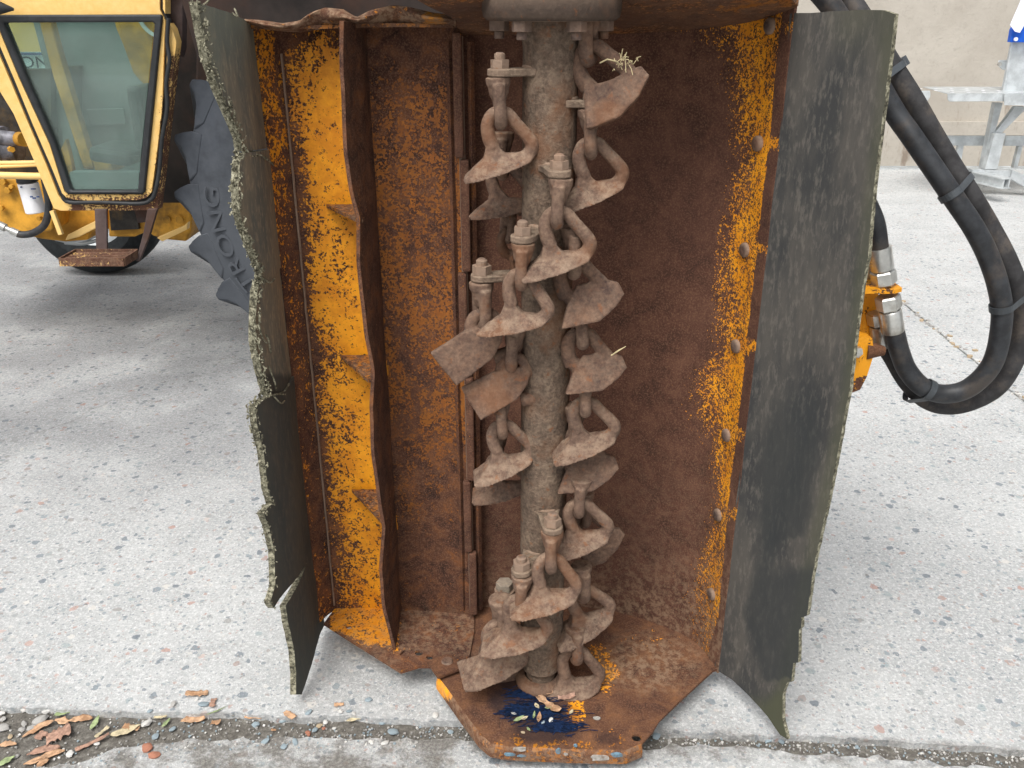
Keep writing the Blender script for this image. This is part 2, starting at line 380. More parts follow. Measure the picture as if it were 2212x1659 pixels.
class MB:
    def __init__(s): s.V = []; s.F = []; s.mi = []
    def add(s, V, Fc, mi=0): b = len(s.V); s.V += [Vector(v) for v in V]; s.F += [tuple(i+b for i in f) for f in Fc]; s.mi += [mi]*len(Fc); return s
    def box(s, c, h, rot=None, mi=0):
        rot = rot or Matrix.Identity(3); V = [Vector(c)+rot @ Vector((x*h[0], y*h[1], z*h[2])) for x in (-1, 1) for y in (-1, 1) for z in (-1, 1)]
        return s.add(V, [(0, 1, 3, 2), (4, 6, 7, 5), (0, 4, 5, 1), (2, 3, 7, 6), (0, 2, 6, 4), (1, 5, 7, 3)], mi)
    def tube(s, pts, r, n=12, cap=True, mi=0, sc=None, phase=0):
        pts = [Vector(p) for p in pts]; m_ = len(pts); rs = r if isinstance(r, (list, tuple)) else [r]*m_
        t0 = (pts[1]-pts[0]).normalized(); u = t0.orthogonal().normalized(); V = []
        if sc: u = (Vector(sc[0])-t0*t0.dot(Vector(sc[0]))).normalized()
        for i, p in enumerate(pts):
            t = (pts[min(i+1, m_-1)]-pts[max(i-1, 0)]).normalized(); u = (u-t*u.dot(t)).normalized(); w_ = t.cross(u)
            for k in range(n):
                a = 2*math.pi*k/n+phase; V.append(p+u*math.cos(a)*rs[i]*(sc[1] if sc else 1)+w_*math.sin(a)*rs[i])
        Fc = [(i*n+k, i*n+(k+1) % n, (i+1)*n+(k+1) % n, (i+1)*n+k) for i in range(m_-1) for k in range(n)]
        if cap: Fc += [tuple(range(n))[::-1], tuple((m_-1)*n+k for k in range(n))]
        return s.add(V, Fc, mi)
    def cyl(s, a, b, r, n=16, r2=None, mi=0, phase=0): return s.tube([a, b], [r, r2 if r2 is not None else r], n, mi=mi, phase=phase)
    def lathe(s, prof, c=(0, 0, 0), axis='Z', n=32, mi=0, a0=0, a1=2*math.pi):
        full = abs(a1-a0-2*math.pi) < 1e-6; m_ = n if full else n+1; V = []
        for r, h in prof:
            for k in range(m_):
                a = a0+(a1-a0)*k/n
                v = Vector((r*math.cos(a), r*math.sin(a), h)) if axis == 'Z' else Vector((r*math.cos(a), h, r*math.sin(a)))
                V.append(Vector(c)+v)
        Fc = [(i*m_+k, i*m_+(k+1) % m_, (i+1)*m_+(k+1) % m_, (i+1)*m_+k) for i in range(len(prof)-1) for k in range(n)]
        return s.add(V, Fc, mi)
    def build(s, name, mat, parent=None, bevel=0, **kw):
        o = mk(name, s.V, s.F, mat, parent, **kw)
        if any(s.mi): o.data.polygons.foreach_set('material_index', s.mi)
        if bevel:
            md = o.modifiers.new('bevel', 'BEVEL'); md.width = bevel; md.segments = 2; md.limit_method = 'ANGLE'; md.angle_limit = R(35)
        return o
def fuse(mb, voxel, smooth=2, mat='flail', name='flail', dec=None):
    """union the pieces of a forging into one skin"""
    me = bpy.data.meshes.new('t'); me.from_pydata([tuple(v) for v in mb.V], [], mb.F)
    bm = bmesh.new(); bm.from_mesh(me); bmesh.ops.recalc_face_normals(bm, faces=bm.faces); bm.to_mesh(me); bm.free()
    o = bpy.data.objects.new('t', me); C.objects.link(o)
    r = o.modifiers.new('r', 'REMESH'); r.mode = 'VOXEL'; r.voxel_size = voxel; r.use_smooth_shade = True
    s_ = o.modifiers.new('s', 'SMOOTH'); s_.iterations = smooth; s_.factor = .5
    dg = bpy.context.evaluated_depsgraph_get(); me2 = bpy.data.meshes.new_from_object(o.evaluated_get(dg)); me2.name = name
    bpy.data.objects.remove(o); bpy.data.meshes.remove(me)
    for v in me2.vertices:
        c = v.co; v.co = c+v.normal*(nz(c.x, c.y, c.z, 45)*.0010+nz(c.x, c.y, c.z+3, 200)*.0004)
    me2.polygons.foreach_set('use_smooth', [True]*len(me2.polygons)); me2.materials.clear(); me2.materials.append(MAT[mat]); return me2
def text_mesh(body, size, depth):
    cu = bpy.data.curves.new('t', 'FONT'); cu.body = body; cu.size = size; cu.extrude = depth; cu.align_x = 'CENTER'; cu.align_y = 'CENTER'; cu.resolution_u = 3
    o = bpy.data.objects.new('t', cu); C.objects.link(o); dg = bpy.context.evaluated_depsgraph_get()
    me = bpy.data.meshes.new_from_object(o.evaluated_get(dg)); bpy.data.objects.remove(o); V = [v.co.copy() for v in me.vertices]; Fc = [tuple(p.vertices) for p in me.polygons]
    bpy.data.meshes.remove(me); return V, Fc

# ================================================================== SETTING
def struct(o, label=None): return tag(o, label, kind='structure')
g = MB(); g.add([(-60, -20, -.016), (60, -20, -.016), (60, 80, -.016), (-60, 80, -.016)], [(0, 1, 2, 3)])
struct(g.build('ground', 'dirt'))
def rag(pts, amp, s=30, st=.012):
    out = []
    for i, p in enumerate(dens(pts, st, False)): out.append((p[0]+nz(p[0], p[1], 1, s)*amp, p[1]+nz(p[0], p[1], 5, s)*amp+nz(p[0], p[1], 9, s*3)*amp*.4))
    return out
up_px = [(-200, 1510), (0, 1524), (120, 1531), (250, 1536), (420, 1540), (520, 1543), (640, 1550), (760, 1546), (900, 1556), (1013, 1558), (1200, 1566), (1414, 1577), (1553, 1586), (1700, 1590), (1939, 1600), (2230, 1622), (2450, 1640)]
lo_px = [(-200, 1690), (0, 1668), (161, 1650), (260, 1616), (420, 1596), (640, 1594), (800, 1592), (1013, 1598), (1200, 1606), (1397, 1619), (1460, 1608), (1620, 1614), (1720, 1625), (1939, 1641), (2230, 1664), (2450, 1680)]
up = [tuple(PZ(x, y, 0))[:2] for x, y in up_px]; lo = [tuple(PZ(x, y, 0))[:2] for x, y in lo_px]
J = [tuple(PZ(x, y, 0))[:2] for x, y in ((1925, 615), (1955, 645), (2085, 765), (2212, 893))]
jx = lambda Y: 1.93 + .035*(Y-3.2)
ue = rag(up, .010)
cut = min(range(len(ue)), key=lambda i: abs(ue[i][0]-jx(1.3)))
jl_ = rag([(jx(1.3)-.006, ue[cut][1]+.02), (jx(8.3)-.006, 8.39)], .008, 8, .04)
jr_ = [(x+.012+.006*nz(x, y, 3, 9), y) for x, y in jl_]
left_poly = [(-40, ue[0][1]+.05)]+ue[:cut]+jl_+[(-40, 8.39)]
right_poly = [(jr_[0][0]+.01, ue[cut][1]+.01)]+[p for p in ue[cut+1:] if p[0] > jr_[0][0]+.015]+[(40, 1.2), (40, 8.39)]+jr_[::-1]
near_poly = [(-40, 1.25)]+rag(lo, .014)+[(40, 1.2), (40, -15), (-40, -15)]
for pl, mt in ((left_poly, 'concrete'), (right_poly, 'concrete'), (near_poly, 'concrete2')):
    reg = region(pl, None)
    struct(solid('concrete_slab', reg, lambda x, y: (x, y, 0), lambda x, y: (x, y, -.03), mt))
# back wall
g = MB(); g.box((4, 8.60, 2.2), (12, .15, 2.3)); wall = tag(g.build('rendered_wall', 'wall'), 'beige rendered concrete wall across the back of the yard', 'wall')
g = MB(); g.box((4, 8.43, .205), (12, .022, .205)); tag(g.build('wall_plinth', 'wall', wall), 'slightly proud lower course of the wall')
# channel drain
dr = root('channel_drain', (3, 8.34, 0), 'galvanised slotted channel drain along the foot of the wall', 'drain')
g = MB(); g.box((5, 8.285, .004), (7.5, .010, .006)); g.box((5, 8.395, .004), (7.5, .010, .006)); g.build('drain_rim', 'galv', dr)
g = MB()
for i in range(260): g.box((1.9+i*.028, 8.34, .003), (.008, .05, .005))
tag(g.build('grating', 'galv', dr), kind='stuff')

# ================================================================== MOWER HEAD
HR = root('flail_mower_head', (.06, 1.45, 0), 'rusty yellow flail mower head stood upright with its cutting rotor facing out', 'mower head')
WL = [(0, 1.0)]
ztop = lambda x, Y: 1.305+(1.69-Y)*.20
# --- rear hood panel, curling forward on the right
sec = catmull([(-.125, 1.690, 0), (-.085, 1.695, 0), (0, 1.700, 0), (.12, 1.702, 0), (.208, 1.690, 0), (.278, 1.665, 0), (.345, 1.627, 0), (.393, 1.590, 0), (.418, 1.552, 0), (.428, 1.520, 0), (.4385, 1.484, 0)], 8)
xr_ = [(0, 1690), (73, 1684), (140, 1677), (290, 1662), (330, 1657), (473, 1641), (759, 1609), (905, 1594), (979, 1585), (1079, 1573), (1256, 1558), (1330, 1550), (1400, 1530)]
xl_ = [(0, 1480), (45, 1500), (80, 1560), (122, 1590), (300, 1597), (488, 1585), (759, 1560), (835, 1515), (905, 1513), (972, 1542), (1064, 1540), (1155, 1528), (1300, 1512), (1400, 1495)]
def hood_af(c):
    x, y = proj(c); a, b = lerp(xl_, y), lerp(xr_, y)
    wob = nz(c.x, c.y, c.z, 6)*22+nz(c.x, c.y, c.z, 25)*8
    t = (x-a+wob)/(b-a); cov = -.2
    if x < b+2: cov = lerp([(-1.0, -.2), (-.5, .20), (0, .40), (.4, .52), (1, .60)], t)
    for by in (55, 310, 540, 748, 940, 1110):
        if abs(y-by) < 16 and x >= b: cov = .5
    fade = lerp([(0, 1), (200, 1.0), (900, .98), (1150, .86), (1300, .70), (1380, .5)], y)
    return {'cov': cov*fade if cov > 0 else cov, 'dust': sm(1150, 1350, y)*.55+.12*sm(900, 1100, y), 'old': .12}
nzr = 110; rows = []
for i in range(nzr+1):
    row = []
    for s_ in sec:
        zt = ztop(s_.x, s_.y)+.012; z = .05+(zt-.05)*i/nzr
        k = .004*nz(s_.x, z, 2, 4)+.0012*nz(s_.x, z, 7, 15)
        ed = .004*nz(0, z, 4, 9)*sm(.40, .432, s_.x)
        row.append((s_.x+ed, s_.y+k*(1 if s_.x < .40 else .3), z))
    rows.append(row)
grid('hood_panel', rows, 'hood', HR, -.005, smooth=40, af=hood_af)
tag(bpy.data.objects['hood_panel'], 'brown rusty hood panel with a yellow painted strip near its right edge')
# --- left hood panel with front flange
secl = catmull([(-.441, 1.632, 0), (-.433, 1.650, 0), (-.420, 1.674, 0)], 3)[:-1]+[Vector((-.414, 1.682, 0))]+[Vector((-.414+.322*t/40, 1.684-.022*(t/40)**2, 0)) for t in range(1, 41)]
xfold = [(60, 598), (300, 618), (600, 648), (900, 680), (1320, 720)]
ridge_px = [(50, 742), (150, 742), (330, 750), (420, 765), (470, 778), (560, 778), (640, 785), (720, 795), (800, 808), (880, 806), (980, 810), (1060, 820), (1140, 832), (1230, 826), (1310, 832), (1412, 857)]
def left_af(c):
    x, y = proj(c); fx = lerp(xfold, y); rx = lerp(ridge_px, y)
    wob = nz(c.x, c.y, c.z, 5)*12+nz(c.x, c.y, c.z, 22)*10
    if x < fx: return {'cov': lerp([(0, .50), (300, .44), (600, .34), (900, .22), (1250, .25), (1330, .5)], y)+.12*nz(0, 0, c.z, 20), 'old': .35}
    if x < rx+25:
        t = (x-fx+wob*.6)/(rx-fx)
        cov = lerp([(0, .20), (.10, .38), (.20, .51), (.45, .60), (.75, .70), (1.2, .82)], t)
        cov -= .35*sm(160, 60, y); cov -= lerp([(1050, 0), (1200, .12), (1330, .16)], y)
        return {'cov': cov, 'old': lerp([(0, .4), (.45, .1), (1, 0)], t)+.15*sm(1100, 1200, y)}
    t = (x-rx)/200
    cov = lerp([(60, .05), (130, .30), (220, .50), (600, .50), (850, .48), (1000, .34), (1080, .22), (1300, .18)], y)+.16*nz(c.x, 0, c.z, 7)
    return {'cov': cov-.10*sm(.75, 1, t)*nz(c.x, 2, c.z, 3), 'old': .88, 'dust': .5*sm(1290, 1360, y)}
rows = []
for i in range(nzr+1):
    row = []
    for s_ in secl:
        zt = 1.325 if s_.y > 1.66 else 1.327; z = .062+(zt-.062)*i/nzr
        row.append((s_.x+.003*nz(0, z, 3, 5), s_.y+.004*nz(s_.x, z, 5, 5)+.001*nz(s_.x, z, 5, 22), z))
    rows.append(row)
grid('hood_flap_panel', rows, 'panel', HR, -.005, smooth=35, af=left_af)
tag(bpy.data.objects['hood_flap_panel'], 'hinged hood panel with speckled yellow paint on its outer half')
# weld seam line beside the fold
g = MB(); g.tube([(-.4125+.0012*nz(0, z*.02, 2, 30), 1.677, z*.02+.08) for z in range(61)], .0026, 6); g.build('weld_seam', 'bolt', HR, smooth=60)
# --- deflector plate with a wavy bent edge
rows = []
NR = 90
for i in range(NR+1):
    y_ = 46+(1412-46)*i/NR; pf = P(lerp(ridge_px, y_), y_, 1.54); z = pf.z
    xf = pf.x+.002*nz(0, z, 1, 12); row = []
    for k in range(11):
        t = k/10; Y = 1.54+(1.679-1.54)*t; bx = -.258
        row.append((xf*(1-t)**1.3+bx*(1-(1-t)**1.3)+.003*nz(t, z, 2, 6), Y+.002*nz(1, z, 4, 20)*(1-t), z))
    rows.append(row)
def ridge_af(c):
    return {'cov': .0+.30*sm(0, .35, nz(c.x, c.y, c.z, 5)), 'old': .9, 'dust': .10}
grid('deflector_plate', rows, 'panel', HR, .007, smooth=40, af=ridge_af)
tag(bpy.data.objects['deflector_plate'], 'bent rusty deflector plate with a wavy front edge')
# --- gussets
for (ax, ay), (bx, by) in (((705, 445), (778, 478)), ((735, 770), (800, 828)), ((760, 1060), (829, 1135))):
    A = P(ax, ay, 1.679); B = P(bx, by, 1.546); z = A.z; Cc = Vector((-.268, 1.679, z)); D = Vector((B.x+.004, 1.548, z))
    pl = [(A.x, A.y), (A.x*.5+D.x*.5-.006, A.y*.5+D.y*.5+.004), (D.x-.008, D.y), (D.x, D.y+.004), (Cc.x, Cc.y)]
    solid('gusset', region(pl, .006), lambda x, y: (x, y, z+.0035+.0015*nz(x, y, 1, 40)), lambda x, y: (x, y, z-.0035), 'panel', HR,
          af=lambda c: {'cov': .42, 'old': .75, 'dust': .45})
# --- hinge
zs = [PZ_ for PZ_ in (1.318, 1.10, .885, .665, .425, .245, .075)]
for i in range(6):
    g = MB(); o = .0045 if i % 2 else -.0045
    g.box((-.092+o, 1.652, (zs[i]+zs[i+1])/2), (.0085, .009, (zs[i]-zs[i+1])/2-.0015)); k = g.build('hinge_knuckle', 'bolt', HR, bevel=.004)
    k.data.materials[0] = MAT['hood']; setattrs(k.data, [v.co for v in k.data.vertices], lambda c: {'cov': .05, 'dust': .1})
g = MB(); g.cyl((-.092, 1.662, .08), (-.092, 1.662, 1.31), .006, 10); g.build('hinge_pin', 'bolt', HR, smooth=50)
for dx in (-.0195, .0185):
    rows = [[(-.092+dx-.006, 1.663+.0015*nz(0, z, 1, 9), z), (-.092+dx, 1.657+.001*nz(0, z, 1, 30), z), (-.092+dx+.006, 1.664, z)] for z in [.08+i*.02 for i in range(62)]]
    grid('hinge_leaf', rows, 'panel', HR, -.004, smooth=30, af=lambda c: {'cov': .22, 'old': .9})
# --- floor (end) plates
ZP = .060
def floor_af(c):
    x, y = proj(c); n = nz(c.x, c.y, 0, 18)*14
    def blob(cx, cy, rx, ry, s=.35): d = math.hypot((x-cx+n)/rx, (y-cy+n*.6)/ry); return sm(1+s, 1-s, d)
    cov = max(.50*blob(1312, 1450, 28, 60, .6), .56*blob(1242, 1545, 22, 36, .5), .42*blob(1290, 1410, 24, 28, .6), .30*blob(1420, 1380, 70, 20, .8), .36*blob(1200, 1610, 160, 14), .34*blob(1110, 1600, 35, 22), .3*blob(1330, 1590, 60, 18))
    return {'cov': cov if cov > .05 else -.1, 'old': .55*sm(1570, 1600, y), 'blue': max(blob(1135, 1502, 42, 16), blob(1165, 1540, 70, 22), blob(1205, 1562, 45, 18))*.7,
            'grease': .85*max(blob(1085, 1515, 30, 30), blob(1170, 1580, 75, 28), blob(1160, 1540, 80, 30), blob(1120, 1480, 45, 18), .7*blob(1310, 1595, 30, 14)), 'dust': .75*blob(1400, 1430, 110, 60, .5)+.4*blob(1080, 1420, 60, 40)}
pts = [(947, 1462), (965, 1486), (1000, 1535), (1040, 1588), (1062, 1606), (1095, 1612), (1230, 1618), (1352, 1620), (1385, 1606), (1410, 1580), (1424, 1556), (1470, 1512), (1541, 1447)]
front = [tuple(PZ(x, y, ZP))[:2] for x, y in pts]
back = [(s_.x, s_.y+.001) for s_ in sec[::-1] if s_.x > -.09]
outl = front+back+[(-.088, 1.66), (-.092, 1.50)]
def ell(cx, cy, r, n=10, sy=1): c = PZ(cx, cy, ZP); return [(c.x+r*math.cos(2*math.pi*k/n), c.y+sy*r*math.sin(2*math.pi*k/n)) for k in range(n)]
reg = region(outl, .008, [ell(1375, 1593, .0095, 12), ell(1289, 1551, .0085, 10, .7)])
solid('floor_plate', reg, lambda x, y: (x, y, ZP+.0015*nz(x, y, 1, 12)), lambda x, y: (x, y, ZP-.006), 'plate', HR, smooth=35, af=floor_af)
tag(bpy.data.objects['floor_plate'], 'rusty end plate smeared with blue grease')
# folded lip around the front of the floor plate
fl_pts = [Vector((*p, ZP)) for p in front[:9]]
rows = []
for k, (dz, out_) in enumerate(((.0, .0), (-.004, .004), (-.012, .0055), (-.022, .006), (-.030, .0055))):
    row = []
    for i, p in enumerate(fl_pts):
        a = fl_pts[max(0, i-1)]; b = fl_pts[min(len(fl_pts)-1, i+1)]; d = (b-a).normalized(); nrm = Vector((d.y, -d.x, 0))
        row.append(p+nrm*out_+Vector((0, 0, dz)))
    rr = []
    for a, b in zip(row, row[1:]): rr += [a.lerp(b, t/6) for t in range(6)]
    rows.append(rr+[row[-1]])
def lip_af(c):
    x, y = proj(c); return {'cov': .40 if x > 1040 else (.8 if y < 1510 else .2), 'old': .8 if x > 1000 or y > 1510 else 0, 'dust': .5}
grid('folded_lip', rows, 'plate', HR, .005, smooth=50, af=lip_af)
# flakes of pale blue and white paint on the lip
for (x, y, wx, wy, mt) in ((1102, 1631, 12, 3.5, 'oldblue'), (1128, 1634, 10, 2.5, 'oldblue'), (1122, 1620, 14, 5, 'chalk'), (1296, 1638, 20, 7.5, 'chalk'), (1333, 1632, 12, 5, 'oldblue'), (1206, 1624, 5, 7, 'oldblue'), (1243, 1612, 4, 3, 'oldblue'), (1222, 1630, 5, 3, 'chalk')):
    c = P(x, y, PZ(x, lerp([(1062, 1606), (1095, 1612), (1352, 1620), (1385, 1606)], x), ZP).y-.0085); pl = []
    for k in range(11):
        a = 2*math.pi*k/11; rr = 1+.45*nz(math.cos(a), math.sin(a), x, 2); pl.append((c.x+wx*.00088*rr*math.cos(a), c.z+wy*.00088*rr*math.sin(a)))
    solid('paint_flake', region(pl, None), lambda u, v: (u, c.y, v), lambda u, v: (u, c.y+.004, v), mt, HR)
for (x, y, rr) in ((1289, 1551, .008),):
    c = PZ(x, y, ZP-.004); g = MB(); g.cyl((c.x, c.y, ZP-.009), (c.x, c.y, ZP-.001), rr, 14); g.build('bright_hole_disc', 'chalk', HR)  # added white disc, stands in for bright ground seen through the hole
# left floor plate
ZL = .066
pts = [(699, 1347), (760, 1386), (866, 1452), (905, 1440), (932, 1440), (1012, 1428)]
outl = [tuple(PZ(x, y, ZL))[:2] for x, y in pts]+[(-.085, 1.60), (-.088, 1.668), (-.25, 1.686), (-.414, 1.686)]
def lf_af(c):
    x, y = proj(c); wob = nz(c.x, c.y, 0, 20)*12
    if x < 862: return {'cov': lerp([(0, .62), (26, .62), (44, .2), (60, 0)], (y+wob)-(1318+(x-700)*.36)) if x > 712 else .1, 'old': .25, 'dust': .35}
    return {'cov': .22, 'old': .8, 'dust': .55*sm(1440, 1390, y)}
def ell2(cx, cy, r, sy=.8, n=9): c = PZ(cx, cy, ZL); return [(c.x+r*math.cos(2*math.pi*k/n)*(1+.2*nz(k, cx, 0, 1)), c.y+sy*r*math.sin(2*math.pi*k/n)) for k in range(n)]
slit = [tuple(PZ(x, y, ZL))[:2] for x, y in ((862, 1415), (866, 1416), (872, 1411), (877, 1402), (871, 1407))]
reg = region(outl, .009, [ell2(754, 1355, .0068), ell2(905, 1411, .009, .9), ell2(928, 1420, .0085), slit])
solid('side_floor_plate', reg, lambda x, y: (x, y, ZL+.002*nz(x, y, 1, 14)), lambda x, y: (x, y, ZL-.005), 'panel', HR, smooth=35, af=lf_af)
pl = [tuple(PZ(x, y, ZL+.007))[:2] for x, y in ((921, 1429), (968, 1413), (1004, 1442), (946, 1464))]
lap = solid('lap_plate', region(pl, .006), lambda x, y: (x, y, ZL+.009+.001*nz(x, y, 2, 60)), lambda x, y: (x, y, ZL+.003), 'plate', HR, smooth=35, attrs=True)
c = PZ(966, 1428, ZL+.01); g = MB(); g.cyl((c.x, c.y, ZL+.008), (c.x, c.y, ZL+.013), .013, 14, .011); g.build('bolt_head', 'bolt', HR, smooth=50, bevel=.001)
# --- top: tilted end plate, crumpled edge, bearing housing
def top_af(c):
    x, y = proj(c); return {'cov': .36+.3*nz(c.x, c.y, 0, 8), 'old': .8, 'dust': .2}
topo = [(-.150, 1.40), (.10, 1.385), (.40, 1.40), (.440, 1.47), (.440, 1.50), (.428, 1.56), (.38, 1.61), (.27, 1.675), (.12, 1.71), (-.09, 1.705), (-.10, 1.55)]
solid('top_plate', region(topo, .012), lambda x, y: (x, y, ztop(x, y)+.016+.004*nz(x, y, 1, 6)), lambda x, y: (x, y, ztop(x, y)+.008+.004*nz(x, y, 1, 6)), 'plate', HR, smooth=35, af=top_af)
topl = [(-.445, 1.615), (-.10, 1.60), (-.095, 1.68), (-.25, 1.70), (-.42, 1.70), (-.45, 1.64)]
solid('side_top_plate', region(topl, .012), lambda x, y: (x, y, 1.330+.004*nz(x, y, 1, 6)), lambda x, y: (x, y, 1.324+.004*nz(x, y, 1, 6)), 'plate', HR, smooth=35, af=top_af)
# crumpled lip
up_l = [(528, 41), (562, 43), (610, 50), (645, 45), (700, 16), (742, 20), (770, 37), (800, 22), (835, 14), (880, 14), (930, 26), (985, 34)]
lo_l = [(528, 50), (575, 64), (610, 68), (650, 70), (700, 62), (745, 54), (778, 52), (820, 60), (860, 58), (905, 57), (950, 56), (985, 60)]
rows = []
for k in range(7):
    t = k/6; row = []
    for i in range(61):
        x = 528+(985-528)*i/60; yu = lerp(up_l, x); yl = lerp(lo_l, x)
        Y = 1.625-.045*math.sin(math.pi*t)*(.6+.5*math.sin(x*.035))-.03*(1-t)
        row.append(P(x, yu+(yl-yu)*t, Y))
    rows.append(row)
grid('crumpled_edge', rows, 'plate', HR, .004, smooth=50, af=lambda c: {'cov': .25+.5*sm(.1, .3, nz(c.x, 3, c.z, 16)), 'old': .55, 'dust': .8})
tag(bpy.data.objects['crumpled_edge'], 'torn and crumpled top edge of the hood')
BC = (.060, 1.45)
g = MB(); g.lathe([(.0, 1.336), (.070, 1.336), (.098, 1.337), (.104, 1.342), (.106, 1.352), (.106, 1.372), (.09, 1.380), (0, 1.380)], (BC[0], BC[1], 0), n=48); g.build('bearing_housing', 'housing', HR, smooth=40)
for k in range(6):
    a = R(235+k*60); c = (BC[0]+.080*math.cos(a), BC[1]+.080*math.sin(a))
    g = MB(); g.cyl((*c, 1.340), (*c, 1.322), .0155, 6, phase=k); g.cyl((*c, 1.322), (*c, 1.311), .008, 10); g.build('housing_bolt', 'bolt', HR, bevel=.0015)
g = MB(); g.box((.06, 1.60, 1.47), (.30, .16, .055)); g.build('unseen_shade_frame', 'dark', HR, bevel=.006)  # unseen box added above the head to shade the hood top
g = MB(); g.cyl((.06, 1.45, 1.380), (.06, 1.45, 1.60), .085, 32); g.build('unseen_shade_motor', 'housing', HR, bevel=.005, smooth=40)  # unseen cylinder, also added over the head for its shade
g = MB(); g.box((-.27, 1.68, 1.40), (.17, .06, .03)); g.box((.0, 1.75, 1.62), (.10, .10, .14)); g.build('unseen_shade_bracket', 'dark', HR, bevel=.006)  # unseen boxes added for shade over the left panel and behind the head
# bolts along the right edge
for (x, y) in ((1665, 56), (1637, 310), (1612, 540), (1592, 748), (1570, 940), (1553, 1112), (1540, 1283)):
    best = min(((abs(proj((a_.x, a_.y, P(x, y, a_.y).z))[0]-x), i) for i, a_ in enumerate(sec) if a_.x > .3))[1]; a_ = sec[best]; c = Vector((a_.x, a_.y, P(x, y, a_.y).z))
    tn = (sec[min(best+1, len(sec)-1)]-sec[best-1]).normalized(); d = Vector((tn.y, -tn.x, 0)); d = d if d.y < 0 else -d
    g = MB(); g.tube([c-d*.004, c+d*.004, c+d*.007, c+d*.0085], [.0135, .0135, .011, .004], 14); g.build('hood_bolt', 'bolt', HR, smooth=45)

# --- rotor and its lugs
g = MB(); prof = []
rot = []
for i in range(121):
    z = .105+(1.337-.105)*i/120; rot.append(z)
V = []; n = 56
for z in rot:
    for k in range(n):
        a = 2*math.pi*k/n; r = .0435+.0012*nz(math.cos(a), math.sin(a), z*8, 2)+.0006*nz(math.cos(a)*4, math.sin(a)*4, z*40, 1.5)
        if z < .15: r = .0405
        if z > 1.30: r += .010*sm(1.30, 1.336, z)
        V.append((BC[0]+r*math.cos(a), BC[1]+r*math.sin(a), z))
Fc = [(i*n+k, i*n+(k+1) % n, (i+1)*n+(k+1) % n, (i+1)*n+k) for i in range(120) for k in range(n)]
g.add(V, Fc); g.lathe([(.0405, .105), (.038, .100), (.030, .098), (.030, .061), (.0, .061)], (BC[0], BC[1], 0), n=32)
RT = g.build('rotor', 'rotor', HR, smooth=60, loc=(BC[0], BC[1], .1)); tag(RT, 'muddy brown rotor tube between the flails')
g = MB(); g.lathe([(.052, .061), (.052, .070), (.046, .078), (.034, .082)], (BC[0], BC[1], 0), n=32); g.build('rotor_seat', 'dark_flail', HR, smooth=40)

def lug(p, w_=.019):
    """flat ear welded to the tube, its end round the bolt at p"""
    a = math.atan2(p.y-BC[1], p.x-BC[0]); d = Vector((math.cos(a), math.sin(a), 0)); q = Vector((-d.y, d.x, 0))
    dist = math.hypot(p.x-BC[0], p.y-BC[1]); c0 = Vector((BC[0], BC[1], p.z))
    pts_ = [c0+d*.036-q*(w_+.006), c0+d*.052-q*w_]; 
    for k in range(9):
        b = -math.pi/2+math.pi*k/8; pts_.append(Vector((p.x, p.y, p.z))+d*math.cos(b)*w_+q*math.sin(b)*w_)
    pts_ += [c0+d*.052+q*w_, c0+d*.036+q*(w_+.006)]
    g = MB(); m_ = len(pts_); h = .0058
    g.add([v+Vector((0, 0, h)) for v in pts_]+[v-Vector((0, 0, h)) for v in pts_], [tuple(range(m_)), tuple(range(m_, 2*m_))[::-1]]+[(i, (i+1) % m_, (i+1) % m_+m_, i+m_) for i in range(m_)])
    o = g.build('lug', 'rotor', RT, smooth=40, bevel=.0022)
    w2 = MB(); w2.tube([c0+d*(.043-.008*t*t)+q*(w_-.002)*t+Vector((0, 0, .006)) for t in (-1, -.5, 0, .5, 1)], .0042, 8); w2.build('weld', 'rotor', RT, smooth=60)

# forged flail meshes: loop, web and blade
def tubes(g, left, right, r0=.0098, r1=.0122):
    a = catmull(left, 5); g.tube(a, [r0+(r1-r0)*i/(len(a)-1) for i in range(len(a))], 12)
    a = catmull(right, 5); g.tube(a, [r0+(r1-r0)*i/(len(a)-1) for i in range(len(a))], 12)
def prism(g, poly, off):           # poly: 3-D points, off: thickness vector
    n_ = len(poly); poly = [Vector(p) for p in poly]; off = Vector(off)
    g.add(poly+[p+off for p in poly], [tuple(range(n_)), tuple(range(n_, 2*n_))[::-1]]+[(i, (i+1) % n_, (i+1) % n_+n_, i+n_) for i in range(n_)])
LA = [(0, 0, 0), (-.012, 0, -.005), (-.0195, 0, -.021), (-.017, 0, -.040), (-.011, 0, -.056)]
RA = [(0, 0, 0), (.013, 0, -.005), (.026, 0, -.019), (.040, 0, -.035), (.050, 0, -.050), (.047, 0, -.062), (.036, 0, -.071), (.020, 0, -.078)]
def hull(g, pts):
    bm = bmesh.new()
    for p in pts: bm.verts.new(p)
    bmesh.ops.convex_hull(bm, input=bm.verts); bmesh.ops.delete(bm, geom=[v for v in bm.verts if not v.link_faces], context='VERTS')
    bm.verts.index_update(); g.add([v.co.copy() for v in bm.verts], [tuple(v.index for v in f.verts) for f in bm.faces]); bm.free()
def flail_A(tilt=0.0, slant=0.0, fl=1.0):
    """loop whose left leg flares into a bell-shaped blade, slanting down to a cut end on the left"""
    g = MB(); tubes(g, LA, RA, .0098, .0118)
    def pm(l): return [(x, sg*y*fl, z+slant*max(0, (.05-x)/.10)) for x, y, z in l for sg in (-1, 1)]
    hull(g, pm([(-.021, .006, -.066), (.012, .009, -.068), (.044, .008, -.060), (.0555, .009, -.066), (.048, .020, -.076), (.012, .032, -.0905), (-.030, .036, -.1025), (-.054, .033, -.1075), (-.0585, .030, -.101), (-.048, .018, -.092)]))
    hull(g, pm([(-.0205, .007, -.046), (-.003, .007, -.052), (-.0225, .008, -.066), (-.006, .016, -.080), (.015, .009, -.070), (-.030, .014, -.084)]))
    return g
